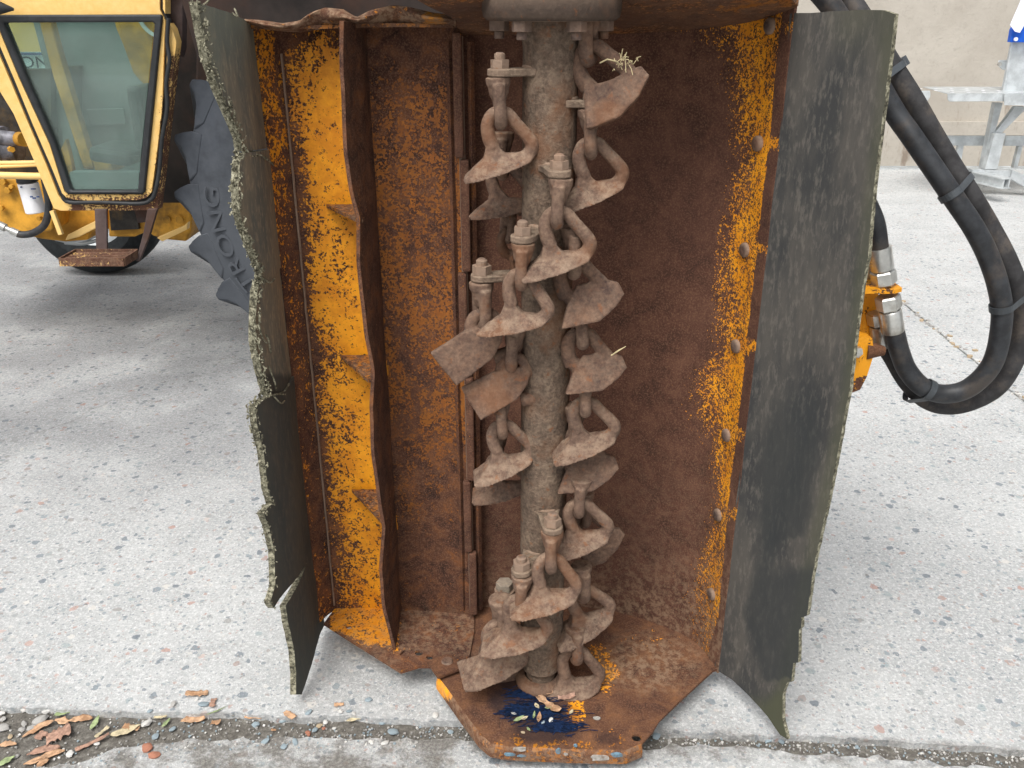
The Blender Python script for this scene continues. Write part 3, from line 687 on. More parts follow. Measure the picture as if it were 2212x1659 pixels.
def flail_B(outline, y0, y1, z0, z1):
    g = MB(); tubes(g, LA, RA[:-1]+[(.012, 0, -.076)])
    f = lambda x, z: (x, y0+(y1-y0)*(z0-z)/(z0-z1), z)
    prism(g, [f(x, z) for x, z in outline], (0.0, .012, -.003))
    g.tube([(-.014, 0, -.044), (-.004, -.004, -.058), (.004, -.010, -.066)], [.010, .011, .011], 10)
    return g
FM = {}
FM['A'] = fuse(flail_A(), .0018, 9, 'flail', 'flail_blade')
FM['A2'] = fuse(flail_A(0, -.003, 1.08), .0018, 9, 'flail', 'flail_blade_steep')
FM['D'] = fuse(flail_A(0, .016, .9), .0018, 9, 'dark_flail', 'flail_blade_flat')
FM['B'] = fuse(flail_B([(.004, -.036), (.040, -.030), (.066, -.034), (.074, -.050), (.060, -.066), (.034, -.084), (-.004, -.089), (-.023, -.091), (-.012, -.062)], -.006, -.040, -.03, -.09), .0018, 9, 'dark_flail', 'flail_blade_face')
FM['B2'] = fuse(flail_B([(-.016, -.052), (.020, -.050), (.066, -.040), (.076, -.054), (.058, -.078), (.028, -.100), (-.012, -.108), (-.020, -.106)], -.010, -.034, -.04, -.1), .0018, 9, 'dark_flail', 'flail_blade_square')
FM['C'] = fuse(flail_B([(-.086, -.046), (-.035, -.022), (.018, -.014), (.030, -.024), (.024, -.042), (.006, -.066), (-.054, -.098)], -.012, -.040, -.015, -.095), .0018, 9, 'dark_flail', 'flail_blade_left_face')
# shackle: an elongated ring hanging from a collar
g = MB(); ring = [(0, -.0155, .040), (0, -.0155, .015), (0, -.0155, -.004), (0, -.011, -.015), (0, 0, -.0195), (0, .011, -.015), (0, .0155, -.004), (0, .0155, .015), (0, .0155, .040)]
g.tube(catmull(ring, 3), .0102, 12); g.cyl((0, 0, .038), (0, 0, .050), .0185, 18, .0195); g.tube([(0, 0, .042), (0, 0, .026), (0, .004, .012)], [.0175, .015, .010], 12, sc=((1, 0, 0), 1.0))
SH = fuse(g, .0018, 9, 'flail', 'shackle')
g = MB(); g.cyl((0, 0, -.004), (0, 0, .016), .0085, 12); g.cyl((0, 0, .0055), (0, 0, .0185), .0145, 6); g.tube([(0, 0, .018), (0, 0, .026), (0, 0, .029)], [.0085, .0085, .005], 12)
g.V = [v for v in g.V]; BO = g.build('t', 'bolt', bevel=.0015).data; bpy.data.objects.remove(bpy.data.objects['t'])

# (loop-top x, y in the picture, plan depth, mesh, yaw, roll, scale, lug?)
FL = [(1080, 240, 1.415, 'A', 0, 0, 1.0, 1), (1086, 352, 1.492, 'D', -6, 2, 1.0, 0), (1272, 98, 1.43, 'B2', -8, 12, 1.10, 1), (1276, 305, 1.42, 'A', 4, 3, 1.0, 1),
      (1206, 455, 1.365, 'A', 0, 0, 1.02, 1), (1128, 590, 1.36, 'A2', -18, -6, 1.0, 1), (1042, 676, 1.43, 'C', 10, 4, 1.12, 1), (1108, 770, 1.43, 'C', -4, 2, 1.06, 0),
      (1085, 915, 1.425, 'A2', 4, 2, 1.0, 0), (1078, 986, 1.485, 'D', 0, 3, 1.0, 0), (1238, 562, 1.395, 'B', 4, 2, 1.12, 0), (1257, 716, 1.41, 'B', 4, -4, 1.10, 0),
      (1264, 866, 1.40, 'A', 2, 2, 1.04, 0), (1242, 936, 1.435, 'B', -4, -2, 1.14, 0), (1252, 1085, 1.41, 'A', 0, 2, 1.06, 0), (1262, 1110, 1.52, 'B2', 4, 8, 1.0, 0),
      (1256, 1270, 1.44, 'A2', 10, 6, 1.10, 0), (1243, 1402, 1.43, 'A2', 4, -6, 1.16, 0), (1192, 1203, 1.36, 'A2', 2, -8, 1.10, 1), (1126, 1293, 1.365, 'A2', -6, -6, 1.12, 1),
      (1082, 1345, 1.41, 'A2', 14, -6, 1.22, 0), (1090, 1378, 1.47, 'B2', 6, -26, 1.25, 0), (1096, 498, 1.53, 'B', 30, 10, .8, 0)]
for i, (x, y, Y, kind, yaw, roll, s_, lg) in enumerate(FL):
    p = P(x, y, Y)
    fo = bpy.data.objects.new('flail', FM[kind]); C.objects.link(fo); fo.parent = HR; fo.location = p-WORLD[HR.name]
    fo.rotation_euler = (R(random.uniform(-4, 4)), R(-roll), R(yaw)); fo.scale = (s_,)*3
    sh = bpy.data.objects.new('shackle', SH); C.objects.link(sh); sh.parent = fo; sh.location = (0, 0, 0)
    sh.rotation_euler = (0, R(roll+random.uniform(-5, 5)), R(random.uniform(-12, 12)))
    if lg:
        bo = bpy.data.objects.new('bolt', BO); C.objects.link(bo); bo.parent = fo; bo.rotation_euler = (0, R(roll), 0)
        top = Vector((p.x, p.y, p.z+.0565*s_)); d = top-p; bo.location = fo.rotation_euler.to_matrix().inverted() @ (d/s_)
        lug(top)
# bright hex bolt on a bar, lower left
p = P(1090, 1262, 1.47); g = MB(); g.cyl(p+Vector((0, 0, -.012)), p+Vector((0, 0, .006)), .018, 6, phase=.3); g.build('clean_bolt_head', 'nut', HR, bevel=.0015)
g = MB(); g.tube([p+Vector((0, 0, -.012)), p+Vector((0, 0, -.030)), p+Vector((0, 0, -.06)), p+Vector((0, -.005, -.115))], [.021, .020, .0125, .0115], 14); g.build('hanger_bar', 'dark_flail', HR, smooth=50)
# white-ish grease nipples: rusty plugs in the rotor face are in the material

# --- rubber flaps
PA, PB = (-.446, 1.632), (-.458, 1.41)
LO = [(424, 4), (434, 43), (447, 116), (468, 189), (488, 247), (505, 294), (511, 325), (503, 348), (503, 406), (509, 464), (521, 506), (536, 549), (551, 585), (549, 598), (546, 626), (545, 690), (546, 737), (559, 806), (571, 849),
      (544, 876), (552, 926), (563, 976), (571, 1054), (579, 1088), (563, 1108), (575, 1139), (586, 1189), (588, 1231), (589, 1264), (578, 1301), (586, 1313)]
RI = [(553, 57), (562, 160), (575, 321), (594, 483), (613, 632), (636, 822), (656, 976), (675, 1150), (690, 1290), (697, 1348)]
def uv_left(x, y): v = PV(x, y, PA, PB); return (v.y, v.z)
def bulge(Y, z): s_ = (Y-1.41)/(1.632-1.41); return .010*math.sin(math.pi*min(1, max(0, s_)))+.004*nz(Y, z, 3, 5)
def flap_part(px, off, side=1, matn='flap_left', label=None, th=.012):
    poly = [uv_left(*p) for p in px]
    poly = [(a+.0016*nz(a, b, 2, 60), b+.0010*nz(a, b, 6, 60)) for a, b in dens(poly, .008)]
    xa = lambda Y: PA[0]+(PB[0]-PA[0])*(1.632-Y)/(1.632-1.41)
    f1 = lambda Y, z: (xa(Y)+off+bulge(Y, z), Y, z); f2 = lambda Y, z: (xa(Y)+off-th+bulge(Y, z)*.9, Y, z)
    def af(c):
        x, y = proj(c)
        return {'moss': sm(230, 0, y)*.9+.5*sm(1.47, 1.42, c.y)+.5*sm(1250, 1400, y), 'wet': 1.1*sm(780, 850, y) if y > 700 else 0}
    o = solid('rubber_flap', region(poly, .013), f1, f2, [matn, 'fray'], HR, smooth=40, af=af)
    # only the outer cut edge shows its canvas plies
    for p in o.data.polygons:
        c = p.center+WORLD[HR.name]
        if len(p.vertices) == 4 and c.y < 1.60: p.material_index = 1
    tag(o, label); return o
def outer(y0, y1): return [p for p in LO if y0 <= p[1] <= y1]
def inner(y0, y1): return [p for p in RI if y0 < p[1] < y1][::-1]
def xin(y): return lerp([(b, a) for a, b in RI], y)
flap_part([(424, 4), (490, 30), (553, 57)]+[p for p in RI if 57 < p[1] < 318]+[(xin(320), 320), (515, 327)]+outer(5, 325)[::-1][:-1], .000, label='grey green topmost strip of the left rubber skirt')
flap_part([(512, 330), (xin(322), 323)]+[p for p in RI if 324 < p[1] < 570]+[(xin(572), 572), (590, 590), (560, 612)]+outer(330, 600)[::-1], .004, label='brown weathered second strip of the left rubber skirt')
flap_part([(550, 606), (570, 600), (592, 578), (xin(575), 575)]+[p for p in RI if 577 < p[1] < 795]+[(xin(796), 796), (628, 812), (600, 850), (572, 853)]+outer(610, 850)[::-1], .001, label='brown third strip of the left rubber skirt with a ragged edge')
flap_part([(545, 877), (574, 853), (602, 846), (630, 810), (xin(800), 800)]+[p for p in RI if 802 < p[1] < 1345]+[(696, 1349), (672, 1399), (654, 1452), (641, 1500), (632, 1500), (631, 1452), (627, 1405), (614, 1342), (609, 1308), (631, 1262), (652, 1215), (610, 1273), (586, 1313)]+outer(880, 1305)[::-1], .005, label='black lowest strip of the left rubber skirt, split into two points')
# frayed canvas edge
g = MB(); rnd = random.Random(3)
path = dens([uv_left(*p) for p in LO], .0032, False)
for i, (Y, z) in enumerate(path):
    if z < .05: continue
    amp = .62 if z > .62 else .42
    if rnd.random() > (.95 if z > .62 else .5): continue
    for _ in range(3):
        xx = PA[0]+(PB[0]-PA[0])*(1.632-Y)/(1.632-1.41)+rnd.uniform(-.011, .010)+bulge(Y, z); s_ = rnd.uniform(.0008, .0029)*amp
        rm = Matrix.Rotation(rnd.uniform(0, 3), 3, 'X') @ Matrix.Rotation(rnd.uniform(-.6, .6), 3, 'Y') @ Matrix.Rotation(rnd.uniform(-.8, .8), 3, 'Z')
        g.box((xx, Y-rnd.uniform(-.002, .002)*amp, z+rnd.uniform(-.002, .002)), (s_*.9, s_*.6, s_*2.6), rm)
for (x, y, dx, dy) in ((515, 327, 30, 8), (520, 330, 42, 14), (530, 330, 45, 26), (540, 560, 14, 25), (538, 575, 18, 30), (553, 597, 25, 4), (572, 852, 30, -2), (575, 850, 25, 14), (428, 8, 10, -14), (487, 28, 2, -10), (560, 720, 10, 40), (568, 790, 14, 50), (520, 500, -6, 20), (545, 700, 16, 40)):
    a = PV(x, y, PA, PB); b = PV(x+dx, y+dy, PA, PB); m_ = (a+b)/2+Vector((rnd.uniform(-.01, .01), -.012, rnd.uniform(-.01, .01)))
    g.tube(catmull([a+Vector((.012, -.004, 0)), m_+Vector((.012, 0, 0)), b+Vector((.014, -.004, 0))], 4), .0016, 5)
tag(g.build('frayed_edge', 'fray', HR), 'pale frayed canvas along the outer edge of the left skirt', kind='stuff')
# right flap
QA, QB = (.4365, 1.490), (.532, 1.325)
RP = [(1712, 28), (1750, 28), (1787, 25), (1854, 21), (1907, 22), (1933, 30), (1929, 67), (1918, 161), (1907, 252), (1892, 369), (1881, 470), (1874, 556), (1864, 609), (1850, 707), (1835, 841), (1825, 891), (1813, 958), (1787, 1096), (1773, 1157), (1760, 1215),
      (1750, 1283), (1743, 1330), (1731, 1334), (1731, 1356), (1726, 1360), (1724, 1432), (1713, 1432), (1709, 1473), (1700, 1473), (1690, 1500), (1690, 1554), (1701, 1597), (1685, 1588), (1655, 1547), (1621, 1510), (1580, 1469), (1542, 1444),
      (1553, 1402), (1576, 1249), (1588, 1096), (1631, 759), (1661, 500), (1682, 305), (1698, 171), (1706, 30)]
qd = Vector((QB[0]-QA[0], QB[1]-QA[1], 0)); QL = qd.length; qd.normalize(); qn = Vector((qd.y, -qd.x, 0))
if qn.y > 0: qn = -qn
def uvr(x, y): v = PV(x, y, QA, QB); return ((v-Vector((QA[0], QA[1], 0))).dot(qd), v.z)
def fr_(s_, z, o=0): b = .012*math.sin(math.pi*min(1, max(0, s_/QL)))*(.6+.5*nz(0, z, 1, 2))+.003*nz(s_, z, 3, 7); return Vector((QA[0], QA[1], 0))+qd*s_-qn*(b*.5+o)+Vector((0, 0, z))
poly = dens([uvr(*p) for p in RP], .008); poly = [(a+.0013*nz(a, b, 2, 90), b+.001*nz(a, b, 6, 60)) if a > .06 else (a, b) for a, b in poly]
def fr_af(c):
    x, y = proj(c)
    wet = 0
    ws = lerp([(700, 1690), (1000, 1640), (1150, 1640), (1300, 1620), (1450, 1640)], y); we = lerp([(700, 1800), (1000, 1775), (1100, 1765), (1160, 1745), (1170, 1690), (1300, 1670), (1420, 1700), (1490, 1695)], y)
    if 700 < y < 1500: wet = sm(-35, 25, x-ws)*sm(-25, 35, we-x)*sm(720, 960, y)*sm(1500, 1400, y)
    if 1180 < y < 1470: wet = max(wet, sm(1180, 1260, y)*sm(-30, 10, x-lerp([(1180, 1650), (1320, 1610), (1400, 1630), (1480, 1660)], y)))
    return {'moss': (1-sm(0, 220, y))*.7*sm(1740, 1860, x)+.6*sm(-40, 0, x-lerp([(30, 1930), (840, 1835), (1500, 1690)], y))+.8*sm(1480, 1540, y), 'wet': wet*.62}
o = solid('rubber_flap', region(poly, .013), lambda s_, z: fr_(s_, z), lambda s_, z: fr_(s_, z, .008), ['flap', 'fray'], HR, smooth=40, af=fr_af)
for p in o.data.polygons:
    c = p.center+WORLD[HR.name]
    if len(p.vertices) == 4 and c.x > .50: p.material_index = 1
tag(o, 'black and grey rubber skirt on the right with a pointed lower corner')

# --- grease fibres, leaves and bits on the floor plate
g = MB(); rnd = random.Random(5)
for _ in range(700):
    cx, cy, rx, ry = rnd.choice(((1150, 1500, 50, 16), (1165, 1545, 75, 22), (1205, 1572, 48, 12), (1130, 1535, 40, 14)))
    c = PZ(cx+rnd.gauss(0, rx*.5), cy+rnd.gauss(0, ry*.5), ZP+.002); a = rnd.gauss(.1, .35); l = rnd.uniform(.006, .018)
    d = Vector((math.cos(a), math.sin(a)*.6, 0))*l
    g.tube([c-d, c+Vector((0, rnd.uniform(-.002, .002), rnd.uniform(.001, .004))), c+d], .0007, 4)
tag(g.build('blue_twine_fibres', 'twine'), 'matted dark blue fibres stuck to the rusty floor plate', 'twine', kind='stuff')
def leaf(name, label, px, z, L_, W_, ang, mat, curl=.25, kind='leaf', group=None, tear=0, ht=0):
    c = PZ(px[0], px[1], z); V = []; Fc = []; n_ = 9; rr = random.Random(int(px[0]*7+px[1]))
    for i in range(n_+1):
        t = i/n_
        if kind == 'leaf': wd = math.sin(math.pi*t)**.8*(1-.25*t)
        elif kind == 'wing': wd = (.25+.9*math.sin(math.pi*min(1, t*1.05))**.6*sm(0, .35, t)) if t < .97 else .25
        else: wd = .6+.5*rr.random()
        for k in (-1, -.5, 0, .5, 1):
            j = 1+tear*(rr.random()-.5)
            x = (t-.5)*L_; y_ = k*wd*W_/2*j + (.12*L_*math.sin(t*3) if kind == 'wing' else 0)
            zz = curl*W_*(k*k)*.6+curl*L_*.25*(2*t-1)**2+.0015
            V.append((x, y_, zz))
    for i in range(n_):
        for k in range(4): q = i*5+k; Fc.append((q, q+1, q+6, q+5))
    me = bpy.data.meshes.new(name); me.from_pydata(V, [], Fc); me.materials.append(MAT[mat]); me.polygons.foreach_set('use_smooth', [True]*len(Fc))
    o = bpy.data.objects.new(name, me); C.objects.link(o); o.location = c+Vector((0, 0, ht)); o.rotation_euler = (rr.uniform(-.12, .12), rr.uniform(-.12, .12), R(ang))
    s_ = o.modifiers.new('t', 'SOLIDIFY'); s_.thickness = .0006
    return tag(o, label, 'leaf', group)
leaf('dry_leaf', 'orange dry leaf curled against the foot of the rotor on the floor plate', (1170, 1492), ZP+.004, .050, .016, -35, 'oleaf', .4, 'scrap')
leaf('dry_leaf', 'long tan dry leaf lying on the blue grease of the floor plate', (1185, 1525), ZP+.003, .062, .018, -48, 'oleaf', .3, 'scrap')
leaf('dry_leaf', 'short brown dry leaf under the lowest flail on the floor plate', (1225, 1510), ZP+.003, .036, .014, 10, 'bleaf', .5, 'scrap')
for (x, y, L_, W_, a, mt, lb) in ((1120, 1555, .028, .010, 40, 'gleaf', 'dull green leaflet at the left end of the blue grease'), (1133, 1553, .016, .009, 25, 'pleaf', 'pale leaflet beside the dull green leaflet on the blue grease'), (1154, 1546, .020, .006, 80, 'gleaf', 'narrow bright green leaflet on the blue grease'),
                                 (1165, 1552, .027, .011, 82, 'oleaf', 'brown pointed leaflet in the middle of the blue grease'), (1160, 1527, .016, .010, -60, 'pleaf', 'pale green curled scrap of leaf on the blue grease'), (1184, 1531, .014, .008, 0, 'gleaf', 'small green scrap next to the long tan leaf on the grease'),
                                 (1142, 1577, .012, .006, -60, 'gleaf', 'tiny green scrap low on the blue grease'), (1234, 1540, .016, .008, 60, 'pleaf', 'pale green scrap at the right end of the blue grease')):
    leaf('leaflet', lb, (x, y), ZP+.003, L_, W_, a, mt, .3)
# stones
def stone_mesh(sd, flat=.6):
    bm = bmesh.new(); bmesh.ops.create_icosphere(bm, subdivisions=2, radius=1)
    for v in bm.verts:
        c = v.co.copy(); k = 1+.35*mn.noise(c*1.1+Vector((sd*5, 0, 0)))+.12*mn.noise(c*3+Vector((sd, 3, 0))); v.co = Vector((c.x*k*1.2, c.y*k*.85, c.z*k*flat))
        if abs(c.z) > .5: v.co.z *= .85
    me = bpy.data.meshes.new('pebble'); bm.to_mesh(me); bm.free(); me.polygons.foreach_set('use_smooth', [True]*len(me.polygons)); me.set_sharp_from_angle(angle=R(38)); return me
SM = {}
for c_ in ('blue', 'white', 'grey', 'red', 'tan'):
    SM[c_] = []
    for k in range(3):
        me = stone_mesh(k+len(SM)*3+1); me.materials.append(MAT['stone_'+c_]); SM[c_].append(me)
def stone(px, r_px, col, z=0, label=None, group=None, rng=random.Random(9)):
    c = PZ(px[0], px[1], z); dep = (c-CAM).dot(FW); r = r_px*dep/F; o = bpy.data.objects.new('pebble', rng.choice(SM[col])); C.objects.link(o)
    o.location = (c.x, c.y, z+r*.32); o.scale = (r, r, r*.8); o.rotation_euler = (rng.uniform(-.3, .3), rng.uniform(-.3, .3), rng.uniform(0, 6.3)); return tag(o, label, 'pebble', group)
stone((1183+7, 1556), 5.5, 'white', ZP+.002, 'white chip of stone on the blue grease of the floor plate')
stone((1110, 1542), 5, 'grey', ZP+.002, 'greyish pink crumb of stone at the upper left of the blue grease')
stone((1163+10, 1562), 4.5, 'blue', ZP+.002, 'pale blue stone crumb between leaflets on the blue grease')
stone((1130, 1583), 4, 'tan', ZP+.002, 'yellow crumb low at the left of the blue grease')

# straw caught on the flails
g = MB(); rnd = random.Random(11); c0 = P(1340, 140, 1.40)
for _ in range(22):
    a = c0+Vector((rnd.gauss(0, .008), rnd.gauss(0, .005), rnd.gauss(0, .006))); d = Vector((rnd.gauss(.003, .005), rnd.gauss(0, .004), rnd.gauss(0, .006)))
    g.tube([a, a+d*.6+Vector((0, 0, .003)), a+d], .0007, 4)
g.tube([P(1296, 136, 1.385), P(1312, 128, 1.378), P(1330, 132, 1.38), P(1340, 140, 1.39)], .0012, 5); g.tube([P(1352, 150, 1.40), P(1350, 122, 1.40), P(1354, 112, 1.40)], .0008, 4)
tag(g.build('straw_tuft', 'straw'), 'tuft of dry straw caught on the uppermost right flail', 'straw', kind='stuff')
g = MB(); g.tube([P(1320, 768, 1.37), P(1335, 758, 1.372), P(1352, 748, 1.375)], [.0012, .0015, .0006], 5); tag(g.build('straw_stalk', 'straw'), 'single straw stalk sticking out of a flail at mid height', 'straw')

# ================================================================== HOSES
def hose(name, pts, mat, label, Y, r=.0188):
    q = catmull([P(x, y, yy if yy else Y) for x, y, yy in pts], 10); g = MB(); g.tube(q, r, 24)
    o = g.build(name, mat, smooth=60, loc=q[0]); tag(o, label, 'hose'); return o, q
hb, qb = hose('hydraulic_hose', [(1240, -320, 1.76), (1420, -270, 1.75), (1600, -180, 1.73), (1728, -60, 1.70), (1800, 20, 1.68), (1868, 130, 1.66), (1929, 237, 1.64), (1968, 293, 1.62), (2014, 360, 1.60), (2063, 432, 1.58), (2102, 490, 1.57), (2133, 550, 1.57), (2157, 622, 1.56), (2164, 692, 1.56), (2145, 782, 1.565), (2096, 836, 1.575), (2042, 851, 1.585), (1996, 838, 1.59), (1962, 803, 1.60), (1944, 762, 1.60), (1932, 716, 1.60)], 'hose', 'inner black hydraulic hose looping up to the front fitting', 1.6)
ha, qa = hose('hydraulic_hose', [(1250, -400, 1.80), (1440, -340, 1.80), (1630, -240, 1.78), (1750, -110, 1.76), (1815, -30, 1.74), (1872, 55, 1.70), (1923, 138, 1.68), (1970, 212, 1.66), (2010, 282, 1.65), (2054, 356, 1.64), (2095, 420, 1.62), (2134, 485, 1.62), (2176, 565, 1.60), (2203, 640, 1.60), (2209, 700, 1.60), (2196, 765, 1.60), (2157, 832, 1.61), (2100, 866, 1.62), (2048, 876, 1.63), (2002, 864, 1.635), (1960, 824, 1.64), (1928, 770, 1.645), (1909, 742, 1.65)], 'hose_dusty', 'outer dusty hydraulic hose looping behind its twin', 1.6)
def along(a, b, t): return a+(b-a)*t
def fitting(parent, nm, a, b, r0=.0215, nut=True, mat='zinc', up=True):
    """crimped ferrule from a to 62 % then a hexagon nut to b"""
    g = MB(); g.tube([a, along(a, b, .04), along(a, b, .56), along(a, b, .60)], [r0*.96, r0, r0, r0*.9], 24); g.build('ferrule', mat, parent, smooth=40)
    g = MB(); g.tube([along(a, b, .62), along(a, b, .66), along(a, b, .96), b], [r0*.95, r0*1.08, r0*1.08, r0*.95], 6); g.build('hex_nut', mat, parent)
a = P(1929, 716, 1.60); b = P(1917, 638, 1.60); fitting(hb, '', a, b)
a = P(1908, 746, 1.65); b = P(1897, 672, 1.65); fitting(ha, '', a, b)
# short feed hose above the bracket
h3, q3 = hose('hydraulic_hose', [(1560, 150, 1.82), (1680, 190, 1.78), (1770, 270, 1.69), (1840, 380, 1.60), (1868, 430, 1.60), (1890, 480, 1.60), (1898, 530, 1.60), (1899, 540, 1.60)], 'hose', 'short black hose coming down behind the rubber skirt to the upper fitting', 1.6, .0175)
a = P(1899, 534, 1.60); b = P(1911, 614, 1.60); fitting(h3, '', a, b)
h4, q4 = hose('hydraulic_hose', [(1560, 230, 1.86), (1690, 270, 1.82), (1780, 350, 1.74), (1835, 450, 1.66), (1855, 500, 1.66), (1866, 550, 1.66), (1870, 572, 1.66)], 'hose', 'second short hose half hidden behind the rubber skirt edge', 1.66, .0165)
a = P(1870, 568, 1.66); b = P(1877, 620, 1.66); fitting(h4, '', a, b, .020)
# cable ties round both hoses
def tie(p1, p2, dirv, parent, head=None, w_=.0062):
    """band round the two hoses; p1, p2 hose centres"""
    t = Vector(dirv).normalized(); e = (p2-p1); e = (e-t*e.dot(t)); L_ = e.length; e.normalize(); f = t.cross(e); r = .0205; pts_ = []
    for k in range(13): a = math.pi/2+math.pi*k/12; pts_.append(p1+e*math.cos(a)*r+f*math.sin(a)*r)
    for k in range(13): a = -math.pi/2+math.pi*k/12; pts_.append(p1+e*(L_+math.cos(a)*r)+f*math.sin(a)*r)
    V = []; Fc = []; n_ = len(pts_)
    cen = p1+e*L_/2
    for p in pts_:
        o = (p-cen).normalized()
        for s1, s2 in ((-1, 0), (1, 0), (1, 1), (-1, 1)): V.append(p+t*w_*s1+o*.002*s2)
    for i in range(n_):
        j = (i+1) % n_
        for k in range(4): Fc.append((i*4+k, i*4+(k+1) % 4, j*4+(k+1) % 4, j*4+k))
    g = MB(); g.add(V, Fc)
    if head: rot = Matrix((e, t, f)).transposed(); g.box(p1+e*(L_+r+.006)*1.0 if head > 0 else p1-e*(r+.006), (.008, .0085, .006), rot)
    g.build('cable_tie', 'tie', parent)
def near(q, x, y): return min(range(len(q)), key=lambda i: (proj(q[i])[0]-x)**2+(proj(q[i])[1]-y)**2)
for (x1, y1, x2, y2, hd) in ((1890, 172, 1930, 150, 1), (2052, 418, 2098, 398, 1), (2161, 664, 2206, 660, 1), (2006, 842, 1992, 858, 0)):
    i, j = near(qb, x1, y1), near(qa, x2, y2); d = qb[min(i+1, len(qb)-1)]-qb[i-1]
    tie(qb[i], qa[j], d, hb, hd)
# yellow hose bracket on the head
Yb = 1.625
def slab_px(name, px, Y, th, mat, parent, bevel=.002, af=None, holes=(), sp=None, **kw):
    reg = region([tuple(P(x, y, Y))[::2] for x, y in px], sp, [[tuple(P(x, y, Y))[::2] for x, y in h] for h in holes])
    o = solid(name, reg, lambda x, z: (x, Y, z), lambda x, z: (x, Y+th, z), mat, parent, af=af or (lambda c: {'cov': 1.0}), **kw)
    if bevel: md = o.modifiers.new('bevel', 'BEVEL'); md.width = bevel; md.segments = 2; md.limit_method = 'ANGLE'; md.angle_limit = R(50)
    return o
byf = lambda c: {'cov': .62+.35*nz(c.x, c.y, c.z, 30)-.3*sm(1.0, .93, 1)}
bp = [tuple(PZ(x, y, P(1915, 622, 1.6).z))[:2] for x, y in ((1800, 622), (1850, 614), (1868, 610), (1925, 610), (1936, 617), (1945, 628), (1938, 638), (1890, 634), (1800, 634))]
zb = P(1915, 622, 1.6).z
bpl = [(.62, 1.575), (.735, 1.572), (.752, 1.585), (.752, 1.62), (.735, 1.68), (.62, 1.70)]
x0 = P(1838, 620, 1.6).x; x1 = P(1942, 625, 1.6).x
bpl = [(x0-.08, 1.578), (x1-.02, 1.575), (x1, 1.588), (x1, 1.615), (x1-.015, 1.69), (x0-.08, 1.70)]
solid('hose_bracket', region(bpl, .008), lambda x, y: (x, y, zb+.004), lambda x, y: (x, y, zb-.004), 'brightyellow', HR, af=lambda c: {'cov': .56+.5*nz(c.x, c.y, 0, 40)})
tag(bpy.data.objects['hose_bracket'], 'chipped yellow bracket holding the hose fittings')
g = MB(); g.box((.49, 1.665, zb-.035), (.10, .022, .035)); g.box((.40, 1.66, zb-.035), (.012, .05, .07)); g.build('bracket_arm', 'brightyellow', HR, bevel=.003, af=lambda c: {'cov': .8})
slab_px('bracket_web', [(1780, 628), (1898, 630), (1897, 655), (1894, 700), (1888, 735), (1870, 735), (1862, 760), (1780, 760)], 1.66, .008, 'brightyellow', HR, sp=.008, af=lambda c: {'cov': .78+.35*nz(c.x, c.y, c.z, 40)})
slab_px('bracket_lug', [(1800, 722), (1850, 724), (1884, 731), (1887, 750), (1885, 775), (1872, 815), (1858, 842), (1842, 848), (1800, 845)], 1.575, .03, 'brightyellow', HR, .004, sp=.008, af=lambda c: {'cov': (.86 if proj(c)[1] < 812 else .35)+.3*nz(c.x, c.y, c.z, 40)})
c = P(1893, 757, 1.585); g = MB(); g.tube([c+Vector((-.02, 0, 0)), c+Vector((.0, -.002, .001)), c+Vector((.014, -.003, .0))], [.019, .014, .009], 8); g.build('bracket_bolt', 'plate', HR, smooth=50, attrs=True)
c = P(1848, 757, 1.57); g = MB(); g.cyl(c, c+Vector((0, -.012, 0)), .011, 6); g.build('bracket_nut', 'zinc', HR)

# ================================================================== TRACTOR
TR = root('tractor', (-1.2, 3.6, 0), 'yellow industrial tractor with a rusty cab door behind the mower head', 'tractor')
YC = 3.10
def cab_af(c):
    x, y = proj(c); r = .06*nz(c.x, 0, c.z, 9)
    d = max(sm(395, 440, y)*(1 if x > 140 else .0), sm(-26, -4, x-(381-(y-90)*.113))*sm(60, 140, y))
    cov = lerp([(0, 1.1), (.35, .66), (1, .40)], d)+r*3
    return {'cov': cov, 'dust': .1*d}
outerp = [(-140, -160), (356, -160), (357, 40), (372, 62), (381, 91), (361, 270), (340, 454), (131, 455), (116, 450), (74, 348), (29, 245), (0, 198), (-140, -110)]
sealo = [(-120, -140), (350, -140), (352, 20), (364, 44), (362, 80), (357, 235), (345, 350), (335, 422), (322, 434), (300, 440), (215, 443), (160, 441), (137, 436), (126, 422), (100, 356), (62, 269), (20, 169), (-100, -110)]
seali = [(-112, -132), (342, -132), (345, 20), (357, 46), (355, 80), (350, 235), (337, 345), (327, 415), (316, 427), (300, 432), (215, 434), (160, 432), (144, 428), (134, 417), (109, 356), (71, 269), (30, 169), (-90, -110)]
gaso = [(-76, 31), (0, 32), (349, 31), (351, 36), (330, 228), (312, 417), (308, 420), (145, 420), (139, 415), (107, 312), (41, 169), (-18, 31)]
gaso = [(-15, 32), (346, 31), (350, 35), (331, 228), (312, 415), (307, 420), (146, 420), (139, 414), (107, 312), (41, 169), (-10, 46)]
glso = [(7, 49), (329, 48), (333, 51), (315, 228), (297, 409), (294, 412), (156, 412), (150, 408), (116, 303), (57, 169)]
slab_px('cab_frame', outerp, YC, .05, 'cabrust', TR, .004, holes=[sealo], sp=.03, af=cab_af, smooth=35)
slab_px('door_seal', sealo, YC+.008, .03, 'black', TR, 0, holes=[seali])
slab_px('door_panel', [(x, y) for x, y in seali], YC-.004, .03, 'cabrust', TR, .003, holes=[gaso], sp=.03, af=cab_af, smooth=35)
gas = slab_px('window_gasket', gaso, YC-.016, .035, 'black', TR, .006, holes=[glso], smooth=50)
slab_px('window_pane', glso, YC+.004, .005, 'glass', gas, 0)
